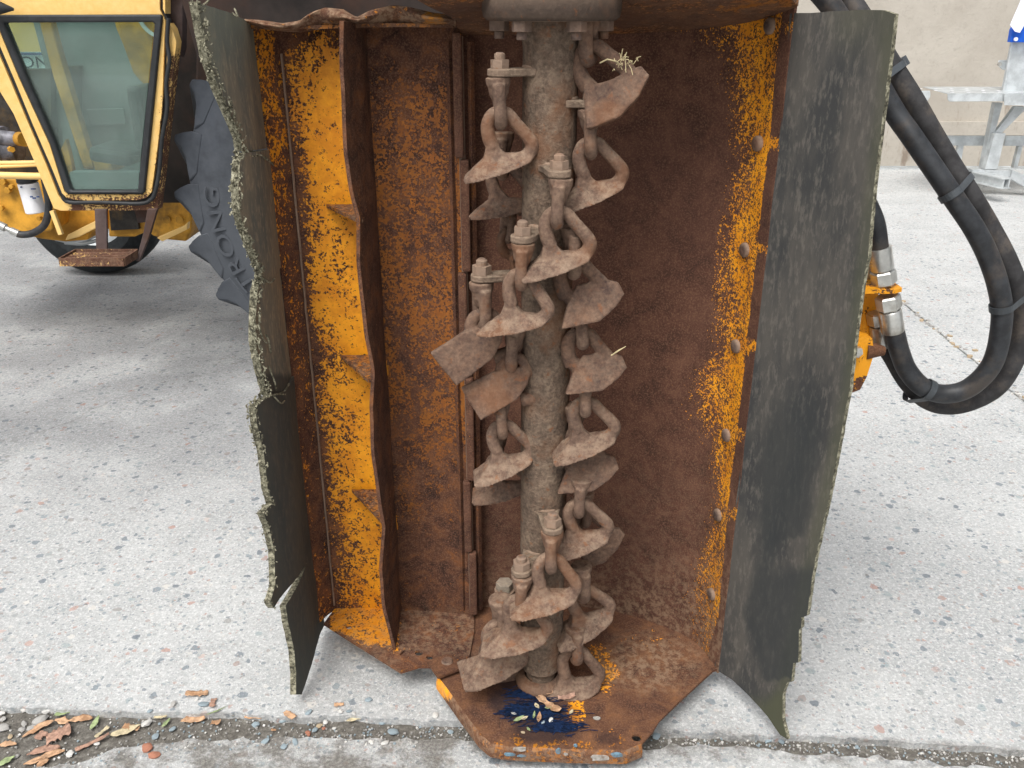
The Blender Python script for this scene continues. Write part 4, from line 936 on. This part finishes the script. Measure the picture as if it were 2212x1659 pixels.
# door rubber that has come loose, running down the right side and along the bottom
wig = [(364, 40), (361, 90), (366, 130), (359, 180), (361, 235), (350, 300), (344, 370), (335, 415), (325, 432), (300, 440), (215, 437), (150, 437), (135, 425)]
g = MB(); g.tube(catmull([P(x, y, YC-.012) for x, y in wig], 4), .007, 8); g.build('loose_seal', 'black', TR, smooth=60)
# mirror arm / wiper at the top left corner of the window
g = MB(); g.tube([P(-40, 8, YC-.06), P(0, 17, YC-.06), P(30, 20, YC-.05)], [.025, .02, .004], 8); g.build('wiper_arm', 'black', TR, smooth=50)
# inside of the cab
slab_px('inner_lining', [(-60, -60), (420, -60), (400, 420), (100, 420)], 4.25, .03, 'boardgrey', TR, 0)
slab_px('far_body_panel', [(-30, 20), (62, 20), (90, 105), (122, 213), (60, 213)], 4.05, .03, 'cabyellow', TR, 0)
slab_px('far_pillar', [(80, 30), (106, 30), (138, 150), (203, 366), (180, 366), (118, 180)], 3.85, .05, 'oldyellow', TR, .01)
slab_px('side_post', [(66, 30), (82, 30), (116, 150), (184, 385), (154, 400), (106, 180)], 4.0, .05, 'boardgrey', TR, .01)
slab_px('rear_quarter', [(243, 30), (360, 30), (360, 240), (318, 190), (300, 172), (288, 158), (266, 98), (250, 60)], 3.9, .04, 'oldyellow', TR, .005)
g = MB(); c = P(348, 28, 3.88); g.lathe([(.085, -.01), (.098, -.012), (.10, 0), (.085, .0)], c, 'Y', 32); g.build('round_window_rim', 'galv', TR, smooth=40)
slab_px('lining_pad', [(186, 236), (267, 234), (272, 268), (194, 272)], 4.22, .012, 'boardgrey', TR, .004)
g = MB(); c = P(262, 330, 3.7); g.box(c, (.085, .12, .03), Matrix.Rotation(.15, 3, 'Y')); g.box(c+Vector((.09, .1, .12)), (.03, .11, .14)); g.build('seat', 'seat', TR, bevel=.02)
slab_px('transmission_cover', [(196, 336), (216, 340), (236, 345), (246, 372), (206, 384)], 3.75, .15, 'oldyellow', TR, .02)
slab_px('floor_pan', [(150, 372), (300, 372), (300, 425), (150, 425)], 3.55, .05, 'boardgrey', TR, 0)
slab_px('pedal_guard', [(120, 345), (142, 300), (150, 330), (160, 380), (154, 392), (130, 394)], 3.9, .03, 'oldyellow', TR, .004)
slab_px('low_board', [(75, 214), (122, 214), (150, 300), (150, 345), (122, 345)], 4.02, .03, 'boardgrey', TR, 0)
# decal plate seen through the glass
dp = slab_px('decal', [(0, 112), (92, 112), (106, 160), (14, 160)], 4.03, .006, 'paleblue', TR, 0)
for (a_, b_) in (((0, 116), (92, 116)), ((14, 155), (106, 155))):
    p, q = P(*a_, 4.022), P(*b_, 4.022); g = MB(); g.box((p+q)/2, ((q-p).length/2, .002, .005)); g.build('stripe', 'inkblue', dp)
V, Fc = text_mesh('SON', .068, .002); c = P(65, 136, 4.02)
V = [Vector((c.x+v.x*1.22, c.y, c.z+v.y)) for v in V]; g = MB(); g.add(V, Fc); g.build('lettering', 'inkblue', dp)
# mudguard and dark sheets at the rear of the cab
slab_px('mudguard', [(362, -160), (1160, -160), (1160, 438), (346, 438), (350, 300), (380, 100)], 3.58, .04, 'dark', TR, 0)
slab_px('fender_skirt', [(346, -160), (1160, -160), (1160, 150), (442, 150), (425, 120)], 2.93, .03, 'dark', TR, .004)
slab_px('rear_post', [(356, -160), (398, -160), (393, 105), (388, 125), (379, 92), (370, 62), (356, 36)], 3.16, .05, 'brownsteel', TR, .005, sp=None)
slab_px('mudguard_fold', [(430, -160), (470, -160), (440, 438), (415, 438)], 3.54, .05, 'dark', TR, .01)
slab_px('linkage_plate', [(560, -160), (590, -160), (600, 60), (575, 60)], 3.0, .02, 'brownsteel', TR, .004)
# chassis under the cab
slab_px('chassis_rail', [(-160, 400), (232, 400), (232, 498), (196, 500), (190, 519), (140, 523), (90, 517), (60, 511), (0, 498), (-160, 480)], 3.75, .25, 'oldyellow', TR, .01)
slab_px('rear_axle_case', [(232, 400), (430, 400), (415, 440), (412, 500), (402, 522), (360, 518), (330, 510), (318, 500), (290, 512), (234, 512)], 3.70, .3, 'oldyellow', TR, .01)
slab_px('sloped_plate', [(146, 507), (208, 476), (210, 492), (170, 512), (140, 520)], 3.70, .04, 'cabyellow', TR, .004)
slab_px('dark_recess', [(234, 440), (290, 440), (300, 495), (240, 498)], 3.68, .02, 'engine', TR, 0)
slab_px('brace_strut', [(396, 489), (406, 480), (404, 496), (350, 522), (338, 514)], 3.5, .03, 'cabyellow', TR, .004)
for x in (362, 389): c = P(x, 474, 3.69); g = MB(); g.cyl(c, c+Vector((0, -.01, 0)), .016, 12); g.build('rivet', 'oldyellow', TR, smooth=40)
slab_px('hanger_bracket', [(290, 454), (318, 454), (314, 480), (298, 482)], 3.2, .02, 'brownsteel', TR, 0)
# grey pipe loop under the chassis
g = MB(); g.tube(catmull([P(x, y, 4.3) for x, y in ((120, 516), (160, 524), (185, 518), (205, 510), (216, 516), (180, 526), (140, 524))], 5), .010, 8); g.build('coolant_pipe', 'galv', TR, smooth=60)
# step
st = bpy.data.objects.new('step', None); C.objects.link(st); st.parent = TR; WORLD['step'] = Vector((-1.45, 3.0, .55)); st.location = WORLD['step']-WORLD[TR.name]
xl, xr2, y0, y1, zt = -1.560, -1.337, 2.95, 3.075, .566
def st_af(c): return {'cov': .34+.5*nz(c.x, c.y, c.z, 16), 'old': .25, 'dust': .35}
for nm, c, h in (('step_frame', ((xl+xr2)/2, y0, zt-.012), ((xr2-xl)/2, .003, .014)), ('step_frame', ((xl+xr2)/2, y1, zt-.012), ((xr2-xl)/2, .003, .014)), ('step_frame', (xl, (y0+y1)/2, zt-.012), (.003, (y1-y0)/2-.004, .014)), ('step_frame', (xr2, (y0+y1)/2, zt-.012), (.003, (y1-y0)/2-.004, .014)),
                 ('tread', ((xl+xr2)/2, y0+.03, zt-.008), ((xr2-xl)/2-.004, .016, .003)), ('tread', ((xl+xr2)/2, y0+.068, zt-.008), ((xr2-xl)/2-.004, .010, .003)), ('tread', ((xl+xr2)/2, y0+.100, zt-.008), ((xr2-xl)/2-.004, .012, .003))):
    g = MB(); g.box(c, h); o = g.build(nm, 'cabrust', st, af=st_af)
slab_px('step_hanger', [(204, 452), (230, 452), (231, 546), (208, 545)], 3.078, .012, 'brownsteel', TR, .002)
slab_px('step_brace', [(318, 452), (339, 452), (322, 510), (300, 566), (291, 562), (298, 546), (310, 500)], 3.06, .02, 'brownsteel', TR, .002)
# engine bay at the left
slab_px('engine_block', [(-160, 150), (110, 150), (110, 400), (-160, 400)], 3.95, .3, 'engine', TR, 0)
g = MB(); a = P(-60, 312, 3.7); b = P(42, 322, 3.7); g.tube([a, a.lerp(b, .7), a.lerp(b, .75), b], [.085, .085, .065, .055], 20); g.build('starter_motor', 'alu', TR, smooth=40)
g = MB(); a = P(-60, 295, 3.66); b = P(30, 300, 3.66); g.tube([a, b, P(48, 304, 3.66)], [.035, .03, .015], 14); g.build('solenoid', 'alu', TR, smooth=40)
g = MB(); c = P(42, 300, 3.62); g.cyl(c, c+Vector((.03, -.02, 0)), .028, 14); g.cyl(P(22, 322, 3.6), P(26, 323, 3.58), .012, 6); g.build('terminal_cap', 'oldyellow', TR, smooth=40)
for (ya, yb, r) in ((353, 351, .008), (362, 356, .007)): g = MB(); g.cyl(P(-60, ya, 3.3), P(86, yb, 3.3), r, 8); g.build('control_rod', 'cabyellow', TR, smooth=50)
g = MB(); g.cyl(P(-60, 377, 3.28), P(92, 381, 3.28), .0125, 12); g.build('support_tube', 'cabyellow', TR, smooth=50)
slab_px('side_casting', [(-160, 385), (100, 385), (118, 440), (112, 500), (60, 505), (-160, 480)], 3.6, .15, 'oldyellow', TR, .01)
for x, y, r in ((9, 391, .016), (20, 410, .014), (5, 448, .013), (28, 402, .01), (88, 470, .01), (108, 432, .012)):
    c = P(x, y, 3.59); g = MB(); g.cyl(c, c+Vector((0, -.02, 0)), r, 6); g.build('engine_bolt', 'oldyellow', TR, bevel=.002)
a = P(60, 395, 3.35); b = P(78, 459, 3.35)
g = MB(); g.tube([a, a.lerp(b, .02), a.lerp(b, .97), b], [.034, .0365, .0365, .033], 28); ff = g.build('oil_filter', 'white', TR, smooth=40)
g = MB(); d = (b-a).normalized(); g.tube([a-d*.03, a-d*.004], [.036, .0375], 28); g.build('filter_cap', 'black', ff, smooth=40)
for (x, y, w_) in ((46, 404, 3), (72, 408, 9), (68, 425, 5), (82, 425, 5), (74, 428, 6)):
    c = P(x, y, 3.312); g = MB(); g.box(c, (w_*.0009, .003, .0022)); g.build('print_mark', 'inkblue', ff)
g = MB(); hp = catmull([P(x, y, 3.32) for x, y in ((96, 385), (104, 430), (104, 460), (95, 487), (72, 503), (50, 507), (38, 505))], 6); g.tube(hp, .0135, 14); lh = g.build('lower_hose', 'hose', TR, smooth=60)
g = MB(); a = P(40, 505, 3.32); b = P(-6, 484, 3.32); g.tube([a, a.lerp(b, .35), a.lerp(b, .36), a.lerp(b, .6), a.lerp(b, .62), b], [.014, .014, .010, .010, .016, .016], 14); g.build('hose_end', 'zinc', lh, smooth=40)
g = MB(); a = P(113, 455, 3.2); b = P(132, 506, 3.2); g.tube([a, b], .0105, 4); g.build('prop_rod', 'cabyellow', TR)

# --- rear wheel
def tyre_af(c): return {}
WC = Vector((-.470, 3.14, .737)); RW = .715
wheel = root('t_', WC, 'x', 'x'); wheel.name = 'rear_wheel'; WORLD['rear_wheel'] = WC; wheel.parent = TR; wheel.location = WC-WORLD[TR.name]
for k in ('label', 'category'): del wheel[k]
g = MB(); prof = [(.36, .03), (.40, .0), (.47, -.012), (.56, -.010), (.585, -.016), (.60, -.010), (.66, .004), (.698, .012), (.710, .04), (.712, .19), (.700, .33), (.68, .375), (.6, .39), (.45, .39), (.36, .36)]
g.lathe(prof, WC, 'Y', 96); ty = g.build('tyre', 'tyre', wheel, smooth=40, loc=WC)
g = MB(); g.lathe([(.0, .10), (.12, .10), (.30, .12), (.345, .05), (.37, .03), (.38, .05), (.37, .30)], WC, 'Y', 48); g.build('rim', 'oldyellow', wheel, smooth=40, loc=WC)
NL = 23
for k in range(NL):
    a0 = 2*math.pi*(k-.11)/NL+math.pi; g = MB()
    def pt(r, a, y): return WC+Vector((r*math.cos(a), y, r*math.sin(a)))
    # side face of a lug: steep leading flank, long trailing flank, wrapping down the shoulder
    A = [(.665, -.05), (.705, -.045), (.735, -.022), (.764, 0), (.764, .030), (.738, .052), (.718, .095), (.706, .16), (.70, .215), (.668, .17)]
    sgn = 1
    V = []; D = .21
    for (r, da) in A: V.append(pt(r, a0+sgn*da, .012 if r > .71 else (.004 if r > .66 else -.002)))
    for (r, da) in A: V.append(pt(max(r, .66) if r > .7 else .69, a0+sgn*(da+.20), D))
    n_ = len(A); g.add(V, [tuple(range(n_)), tuple(range(n_, 2*n_))[::-1]]+[(i, (i+1) % n_, (i+1) % n_+n_, i+n_) for i in range(n_)])
    g.build('tread_lug', 'tyre', wheel, bevel=.006, smooth=50, loc=WC)
wheel.scale = (.966,)*3
# embossed lettering on the sidewall, reading up the left side
V, Fc = text_mesh('ARMSTRONG', .080, .0035); xs = [v.x for v in V]; g = MB(); W_ = max(xs)-min(xs)
VV = []
for v in V:
    t = (v.x-min(xs))/W_; a = math.pi + R(62) - R(66)*t; r = .612+v.y*1.05
    VV.append(WC+Vector((r*math.cos(a), -.0150+(-.0014 if v.z > 0 else .004), r*math.sin(a))))
g.add(VV, Fc); g.build('sidewall_lettering', 'tyre', wheel, loc=WC)
# --- far front wheel
FC = P(187, 456, 4.7); FC.z = .37; g = MB(); g.lathe([(.20, .02), (.26, -.02), (.33, 0), (.362, .04), (.368, .10), (.362, .18), (.3, .2), (.2, .19)], FC, 'Y', 64); fw = g.build('front_tyre', 'fartyre', TR, smooth=40)
g = MB(); g.lathe([(0, .08), (.15, .08), (.20, .02), (.21, .04)], FC, 'Y', 40); g.build('front_rim', 'galv', fw, smooth=40)

# ================================================================== GALVANISED FRAME ON THE RIGHT
GF = root('galvanised_frame', (3.9, 7.3, 0), 'galvanised steel access frame with a perforated side shelf by the wall', 'steel frame')
def beam(name, a, b, h, parent=GF, mat='galv', upv=(0, 0, 1), bev=.003):
    a, b = Vector(a), Vector(b); d = (b-a); L_ = d.length; d.normalize(); u = Vector(upv); s_ = d.cross(u).normalized(); u = s_.cross(d)
    g = MB(); g.box((a+b)/2, (L_/2, h[0], h[1]), Matrix((d, s_, u)).transposed()); return g.build(name, mat, parent, bevel=bev)
def pxl(zx, zy, Y): return P((2240+zx/3.19)/1.186, zy/3.19/1.186, Y)
def gpx(name, z, Y, th, mat='galv', parent=GF, bevel=.003): return slab_px(name, [((2240+a/3.19)/1.186, b/3.783) for a, b in z], Y, th, mat, parent, bevel)
gpx('upright', [(1145, 300), (1180, 120), (1500, 120), (1500, 760), (1062, 760), (1072, 690)], 7.10, .05)
gpx('upright_edge', [(1128, 300), (1145, 300), (1072, 760), (1050, 760), (1062, 690)], 7.08, .02)
shz = pxl(800, 765, 6.85).z
g = MB(); a = pxl(600, 765, 6.85); 
shx0, shx1 = a.x, a.x+2.2
sl = region([(shx0, 6.85), (shx1, 6.85), (shx1, 7.5), (pxl(395, 705, 7.5).x, 7.5)], None)
sf = solid('side_shelf', sl, lambda x, y: (x, y, shz), lambda x, y: (x, y, shz-.004), 'galv', GF)
gpx('shelf_lip', [(600, 768), (1070, 768), (1070, 828), (615, 830), (600, 815)], 6.85, .006)
gpx('shelf_lip', [(1062, 765), (1500, 765), (1500, 866), (1062, 860)], 6.83, .006)
for i in range(5):
    for j in range(3):
        c = Vector((shx0+.07+i*.12-j*.05, 6.93+j*.16, shz+.002)); g = MB(); g.cyl(c, c+Vector((0, 0, .002)), .014, 10); g.build('shelf_plug', 'white', GF)
gpx('far_shelf', [(100, 742), (455, 742), (460, 770), (455, 800), (440, 822), (100, 822)], 7.2, .01)
gpx('mount_tab', [(1020, 492), (1110, 490), (1100, 575), (1050, 570), (1005, 530)], 7.15, .01)
c = pxl(1018, 525, 7.14); g = MB(); g.cyl(c, c+Vector((0, -.02, 0)), .015, 6); g.build('tab_bolt', 'zinc', GF)
gpx('leg_upper', [(990, 842), (1052, 842), (985, 1090), (930, 1360), (880, 1380)], 7.06, .06)
gpx('leg_lower', [(985, 1090), (1075, 1090), (1005, 1385), (905, 1385)], 7.0, .07)
gpx('diagonal_brace', [(1150, 870), (1225, 870), (1225, 905), (1045, 1085), (990, 1085)], 7.04, .04)
gpx('lower_rail', [(560, 1112), (925, 1112), (915, 1192), (590, 1190)], 7.2, .05)
gpx('lower_rail', [(1078, 1112), (1500, 1112), (1500, 1195), (1062, 1192)], 7.2, .05)
gpx('baluster', [(690, 1190), (733, 1190), (712, 1320), (690, 1300), (670, 1270)], 7.2, .04)
gpx('baluster', [(1180, 1195), (1215, 1195), (1170, 1372), (1135, 1372)], 7.2, .04)
zf = .09
a = pxl(800, 1392, 7.0); b = pxl(1130, 1395, 7.0)
gpx('base_beam', [(800, 1385), (1130, 1395), (1112, 1462), (815, 1450)], 7.0, .08)
gpx('splayed_foot', [(1130, 1388), (1230, 1430), (1400, 1500), (1400, 1600), (1225, 1528), (1112, 1462)], 6.98, .06)
g = MB(); a = pxl(940, 1500, 6.7); b = pxl(780, 1390, 7.2)
for dx, dz, hx, hz in ((0, .035, .045, .004), (0, -.035, .045, .004), (-.041, 0, .004, .031), (.041, 0, .004, .031)):
    g.box(((a.x+b.x)/2+dx*.5+.02, 6.95, max(.046, a.z)+dz), (hx, .26, hz), Matrix.Rotation(.25, 3, 'Z'))
g.build('open_tube', 'galv', GF)
# blue tray fixed to the upright with a paper tag
gpx('blue_tray', [(1130, 245), (1150, 210), (1500, 210), (1500, 352), (1113, 345)], 7.04, .05, 'blue')
c = pxl(1152, 320, 7.03); g = MB(); g.cyl(c, c+Vector((0, -.015, 0)), .014, 8); g.build('tray_bolt', 'white', GF)
tg = gpx('paper_tag', [(1110, 205), (1215, -40), (1290, -40), (1230, 120), (1235, 190), (1190, 268), (1150, 258)], 7.0, .004, 'paper', None, 0); tag(tg, 'white paper tag hanging over the blue tray of the steel frame', 'paper tag')

# ================================================================== LOOSE STONES AND LEAVES ALONG THE JOINT
def z3(x, y): return (x/3.352/1.186, (1650+y/3.352)/1.186)
def z8(x, y): return ((600+x/3.16)/1.186, (1700+y/3.16)/1.186)
zj = -.014
for (q, r, c_) in [(z3(420, 570), 15, 'white'), (z3(345, 665), 17, 'grey'), (z3(280, 725), 12, 'grey'), (z3(210, 565), 11, 'white'), (z3(15, 600), 12, 'white'), (z3(25, 650), 9, 'grey'), (z3(30, 730), 15, 'grey'), (z3(210, 690), 9, 'grey'),
                   (z3(1260, 690), 15, 'white'), (z3(1055, 580), 8, 'white'), (z3(860, 592), 8, 'blue'), (z3(1290, 580), 7, 'blue'), (z3(1450, 600), 6, 'white'), (z3(1750, 530), 13, 'blue'), (z3(1490, 520), 9, 'grey'), (z3(1485, 740), 10, 'blue'), (z3(1335, 800), 10, 'blue'),
                   (z3(1690, 480), 6, 'white'), (z3(600, 950), 12, 'white'), (z3(140, 970), 7, 'grey'), (z3(830, 860), 8, 'white'), (z3(2190, 700), 9, 'blue'), (z3(190, 740), 8, 'grey'), (z3(90, 800), 7, 'tan'),
                   (z8(405, 455), 14, 'blue'), (z8(178, 498), 9, 'blue'), (z8(255, 635), 10, 'blue'), (z8(400, 680), 10, 'blue'), (z8(495, 640), 9, 'blue'), (z8(605, 400), 9, 'blue'), (z8(740, 478), 8, 'white'), (z8(860, 390), 8, 'white'), (z8(820, 430), 8, 'blue'), (z8(930, 390), 7, 'blue'),
                   (z8(970, 408), 6, 'white'), (z8(655, 545), 9, 'blue'), (z8(690, 510), 7, 'tan'), (z8(725, 528), 6, 'red'), (z8(600, 570), 8, 'red'), (z8(810, 528), 5, 'white'), (z8(1205, 480), 9, 'blue'), (z8(1285, 562), 13, 'blue'), (z8(1220, 648), 9, 'white'), (z8(1110, 640), 7, 'white'),
                   (z8(1630, 425), 10, 'white'), (z8(1750, 560), 7, 'blue'), (z8(1090, 300), 9, 'blue'), (z8(885, 435), 6, 'white'), (z8(1085, 460), 8, 'white'),
                   ((1418, 1592), 11, 'blue'), ((1446, 1600), 5, 'grey'), ((1500, 1600), 5, 'white'), ((1660, 1601), 8, 'blue'), ((1688, 1604), 9, 'blue'), ((1560, 1604), 4, 'white'), ((1780, 1622), 4, 'grey'), ((1850, 1615), 6, 'blue'), ((1990, 1628), 4, 'white'), ((2110, 1640), 5, 'grey')]:
    gy = q[1] > lerp(lo_px, q[0]) or q[1] < lerp(up_px, q[0])
    stone(q, r*.80, c_, 0 if gy else zj, {'blue': 'blue grey pebble lying in or beside the dirty joint between the slabs', 'white': 'whitish pebble lying in or beside the dirty joint between the slabs', 'grey': 'plain grey pebble lying in the dirty joint between the slabs', 'red': 'reddish brick crumb lying in the dirty joint between the slabs', 'tan': 'tan pebble lying in the dirty joint between the slabs'}[c_], c_+' pebbles along the slab joint')
stone(z3(1265, 900), 13, 'red', 0, 'reddish brown nail shaped stone fragment on the near slab'); stone(z3(1325, 965), 11, 'red', 0, 'reddish brown lump of stone just below the nail shaped fragment')
# uncounted grit
g = MB(); rnd = random.Random(21)
for _ in range(1500):
    x = rnd.uniform(-60, 2260); yl, yu = lerp(lo_px, x), lerp(up_px, x); y = yu+(yl-yu)*rnd.random()
    if x < 900 and rnd.random() < .4: y = yl+rnd.uniform(-5, 25)
    onslab = y > yl; c = PZ(x, y, 0 if onslab else zj); s_ = rnd.uniform(.0007, .0024)
    g.box(c+Vector((0, 0, s_*.4)), (s_, s_*rnd.uniform(.5, 1), s_*.6), Matrix.Rotation(rnd.uniform(0, 3), 3, 'Z') @ Matrix.Rotation(rnd.uniform(-.5, .5), 3, 'X'), rnd.choice((0, 0, 0, 1, 2)))
tag(g.build('joint_grit', ['stone_grey', 'stone_white', 'stone_blue']), 'fine grit strewn along the joint between the slabs', 'grit', kind='stuff')
g = MB()
for _ in range(260):
    Y = rnd.uniform(1.5, 6.5); x = jx(Y)+rnd.gauss(.002, .012*(1.5 if 2.7 < Y < 3.6 else 1)); s_ = rnd.uniform(.003, .011)
    g.box((x, Y, s_*.2), (s_, s_*.7, s_*.5), Matrix.Rotation(rnd.uniform(0, 3), 3, 'Z'), rnd.choice((0, 0, 1, 2)))
tag(g.build('crack_rubble', ['stone_grey', 'stone_white', 'stone_tan']), 'crumbled edge stones along the crack on the right', 'rubble', kind='stuff')
sc = .00092
for (q, L_, W_, a_, mt, kd, lb) in [(z3(560, 600), 55, 22, 38, 'gleaf', 'leaf', 'pale green pointed leaf touching the upper slab edge'), (z3(690, 670), 62, 16, 12, 'oleaf', 'wing', 'orange winged seed below the pale green leaf'), (z3(530, 685), 40, 15, -15, 'oleaf', 'wing', 'short yellow orange winged seed beside the pale green leaf'),
                                   (z3(335, 750), 78, 16, 38, 'oleaf', 'wing', 'long tan winged seed over three grey pebbles'), (z3(510, 790), 60, 40, 30, 'bleaf', 'scrap', 'broad pinkish brown torn leaf'), (z3(355, 800), 28, 18, 70, 'bleaf', 'scrap', 'small purple brown leaf scrap under the tan winged seed'),
                                   (z3(65, 885), 45, 11, 8, 'oleaf', 'wing', 'orange winged seed at the left edge of the picture'), (z3(380, 940), 78, 17, 20, 'bleaf', 'wing', 'pale brown winged seed below the torn leaf'), (z3(440, 975), 66, 14, 28, 'oleaf', 'wing', 'tan winged seed lying across the pale brown one'),
                                   (z3(300, 1030), 50, 13, 22, 'oleaf', 'wing', 'orange brown winged seed near the bottom edge'), (z3(370, 1045), 34, 14, 60, 'oleaf', 'wing', 'short orange brown seed at the very bottom'), (z3(55, 1020), 46, 16, 45, 'gleaf', 'leaf', 'grey green leaf in the bottom left corner'),
                                   (z3(820, 690), 52, 12, 88, 'gleaf', 'leaf', 'narrow green leaf standing beside the curled dark leaf'), (z3(800, 860), 84, 11, 35, 'bleaf', 'scrap', 'curled dark brown leaf on the dirt'), (z3(880, 770), 40, 9, 60, 'pleaf', 'scrap', 'thin pale strip of leaf next to the curled dark leaf'),
                                   (z3(1080, 760), 78, 26, 26, 'pleaf', 'leaf', 'pale olive leaf leaning on a white pebble'), (z3(1130, 730), 44, 14, -8, 'oleaf', 'scrap', 'orange tan scrap on top of the pale olive leaf'), (z3(1380, 640), 34, 9, 5, 'pleaf', 'scrap', 'yellowish leaf scrap right of the white pebble'), (z3(1430, 690), 34, 10, 70, 'gleaf', 'leaf', 'small yellow green leaf right of the white pebble'),
                                   (z3(1660, 670), 62, 19, 10, 'oleaf', 'wing', 'orange winged seed with a short stalk'), (z3(1690, 600), 52, 12, 15, 'bleaf', 'scrap', 'grey brown leaf strip above the orange winged seed'), (z3(1690, 440), 60, 18, 8, 'oleaf', 'scrap', 'rust coloured leaf pressed against the upper slab edge'), (z3(1860, 590), 62, 5, 38, 'gleaf', 'leaf', 'thin green blade of grass across the joint'), (z3(1830, 520), 34, 12, 100, 'bleaf', 'scrap', 'brown leaf scrap under the thin blade of grass'),
                                   (z8(170, 450), 56, 19, 12, 'oleaf', 'wing', 'peach coloured winged seed over a blue pebble'), (z8(450, 430), 40, 14, -40, 'oleaf', 'scrap', 'peach leaf scrap behind the largest blue pebble'), (z8(1000, 455), 66, 15, 30, 'pleaf', 'leaf', 'olive tan leaf in the middle of the joint'), (z8(850, 345), 26, 10, 5, 'oleaf', 'scrap', 'small tan scrap on the upper slab edge'), (z8(320, 552), 14, 6, 0, 'oleaf', 'scrap', 'tiny tan scrap below the largest blue pebble'), (z3(1855, 690), 24, 16, 0, 'oleaf', 'scrap', 'crumbled yellow brown leaf scrap'), (z3(2010, 610), 22, 10, 80, 'pleaf', 'scrap', 'yellow scrap close under the slab edge')]:
    gy = q[1] > lerp(lo_px, q[0]) or q[1] < lerp(up_px, q[0])
    leaf('dry_leaf' if mt != 'gleaf' else 'green_leaf', lb, q, 0 if gy else zj, L_*sc*.85, W_*sc*1.15, a_, mt, .10, kd, tear=.6, ht=.003)
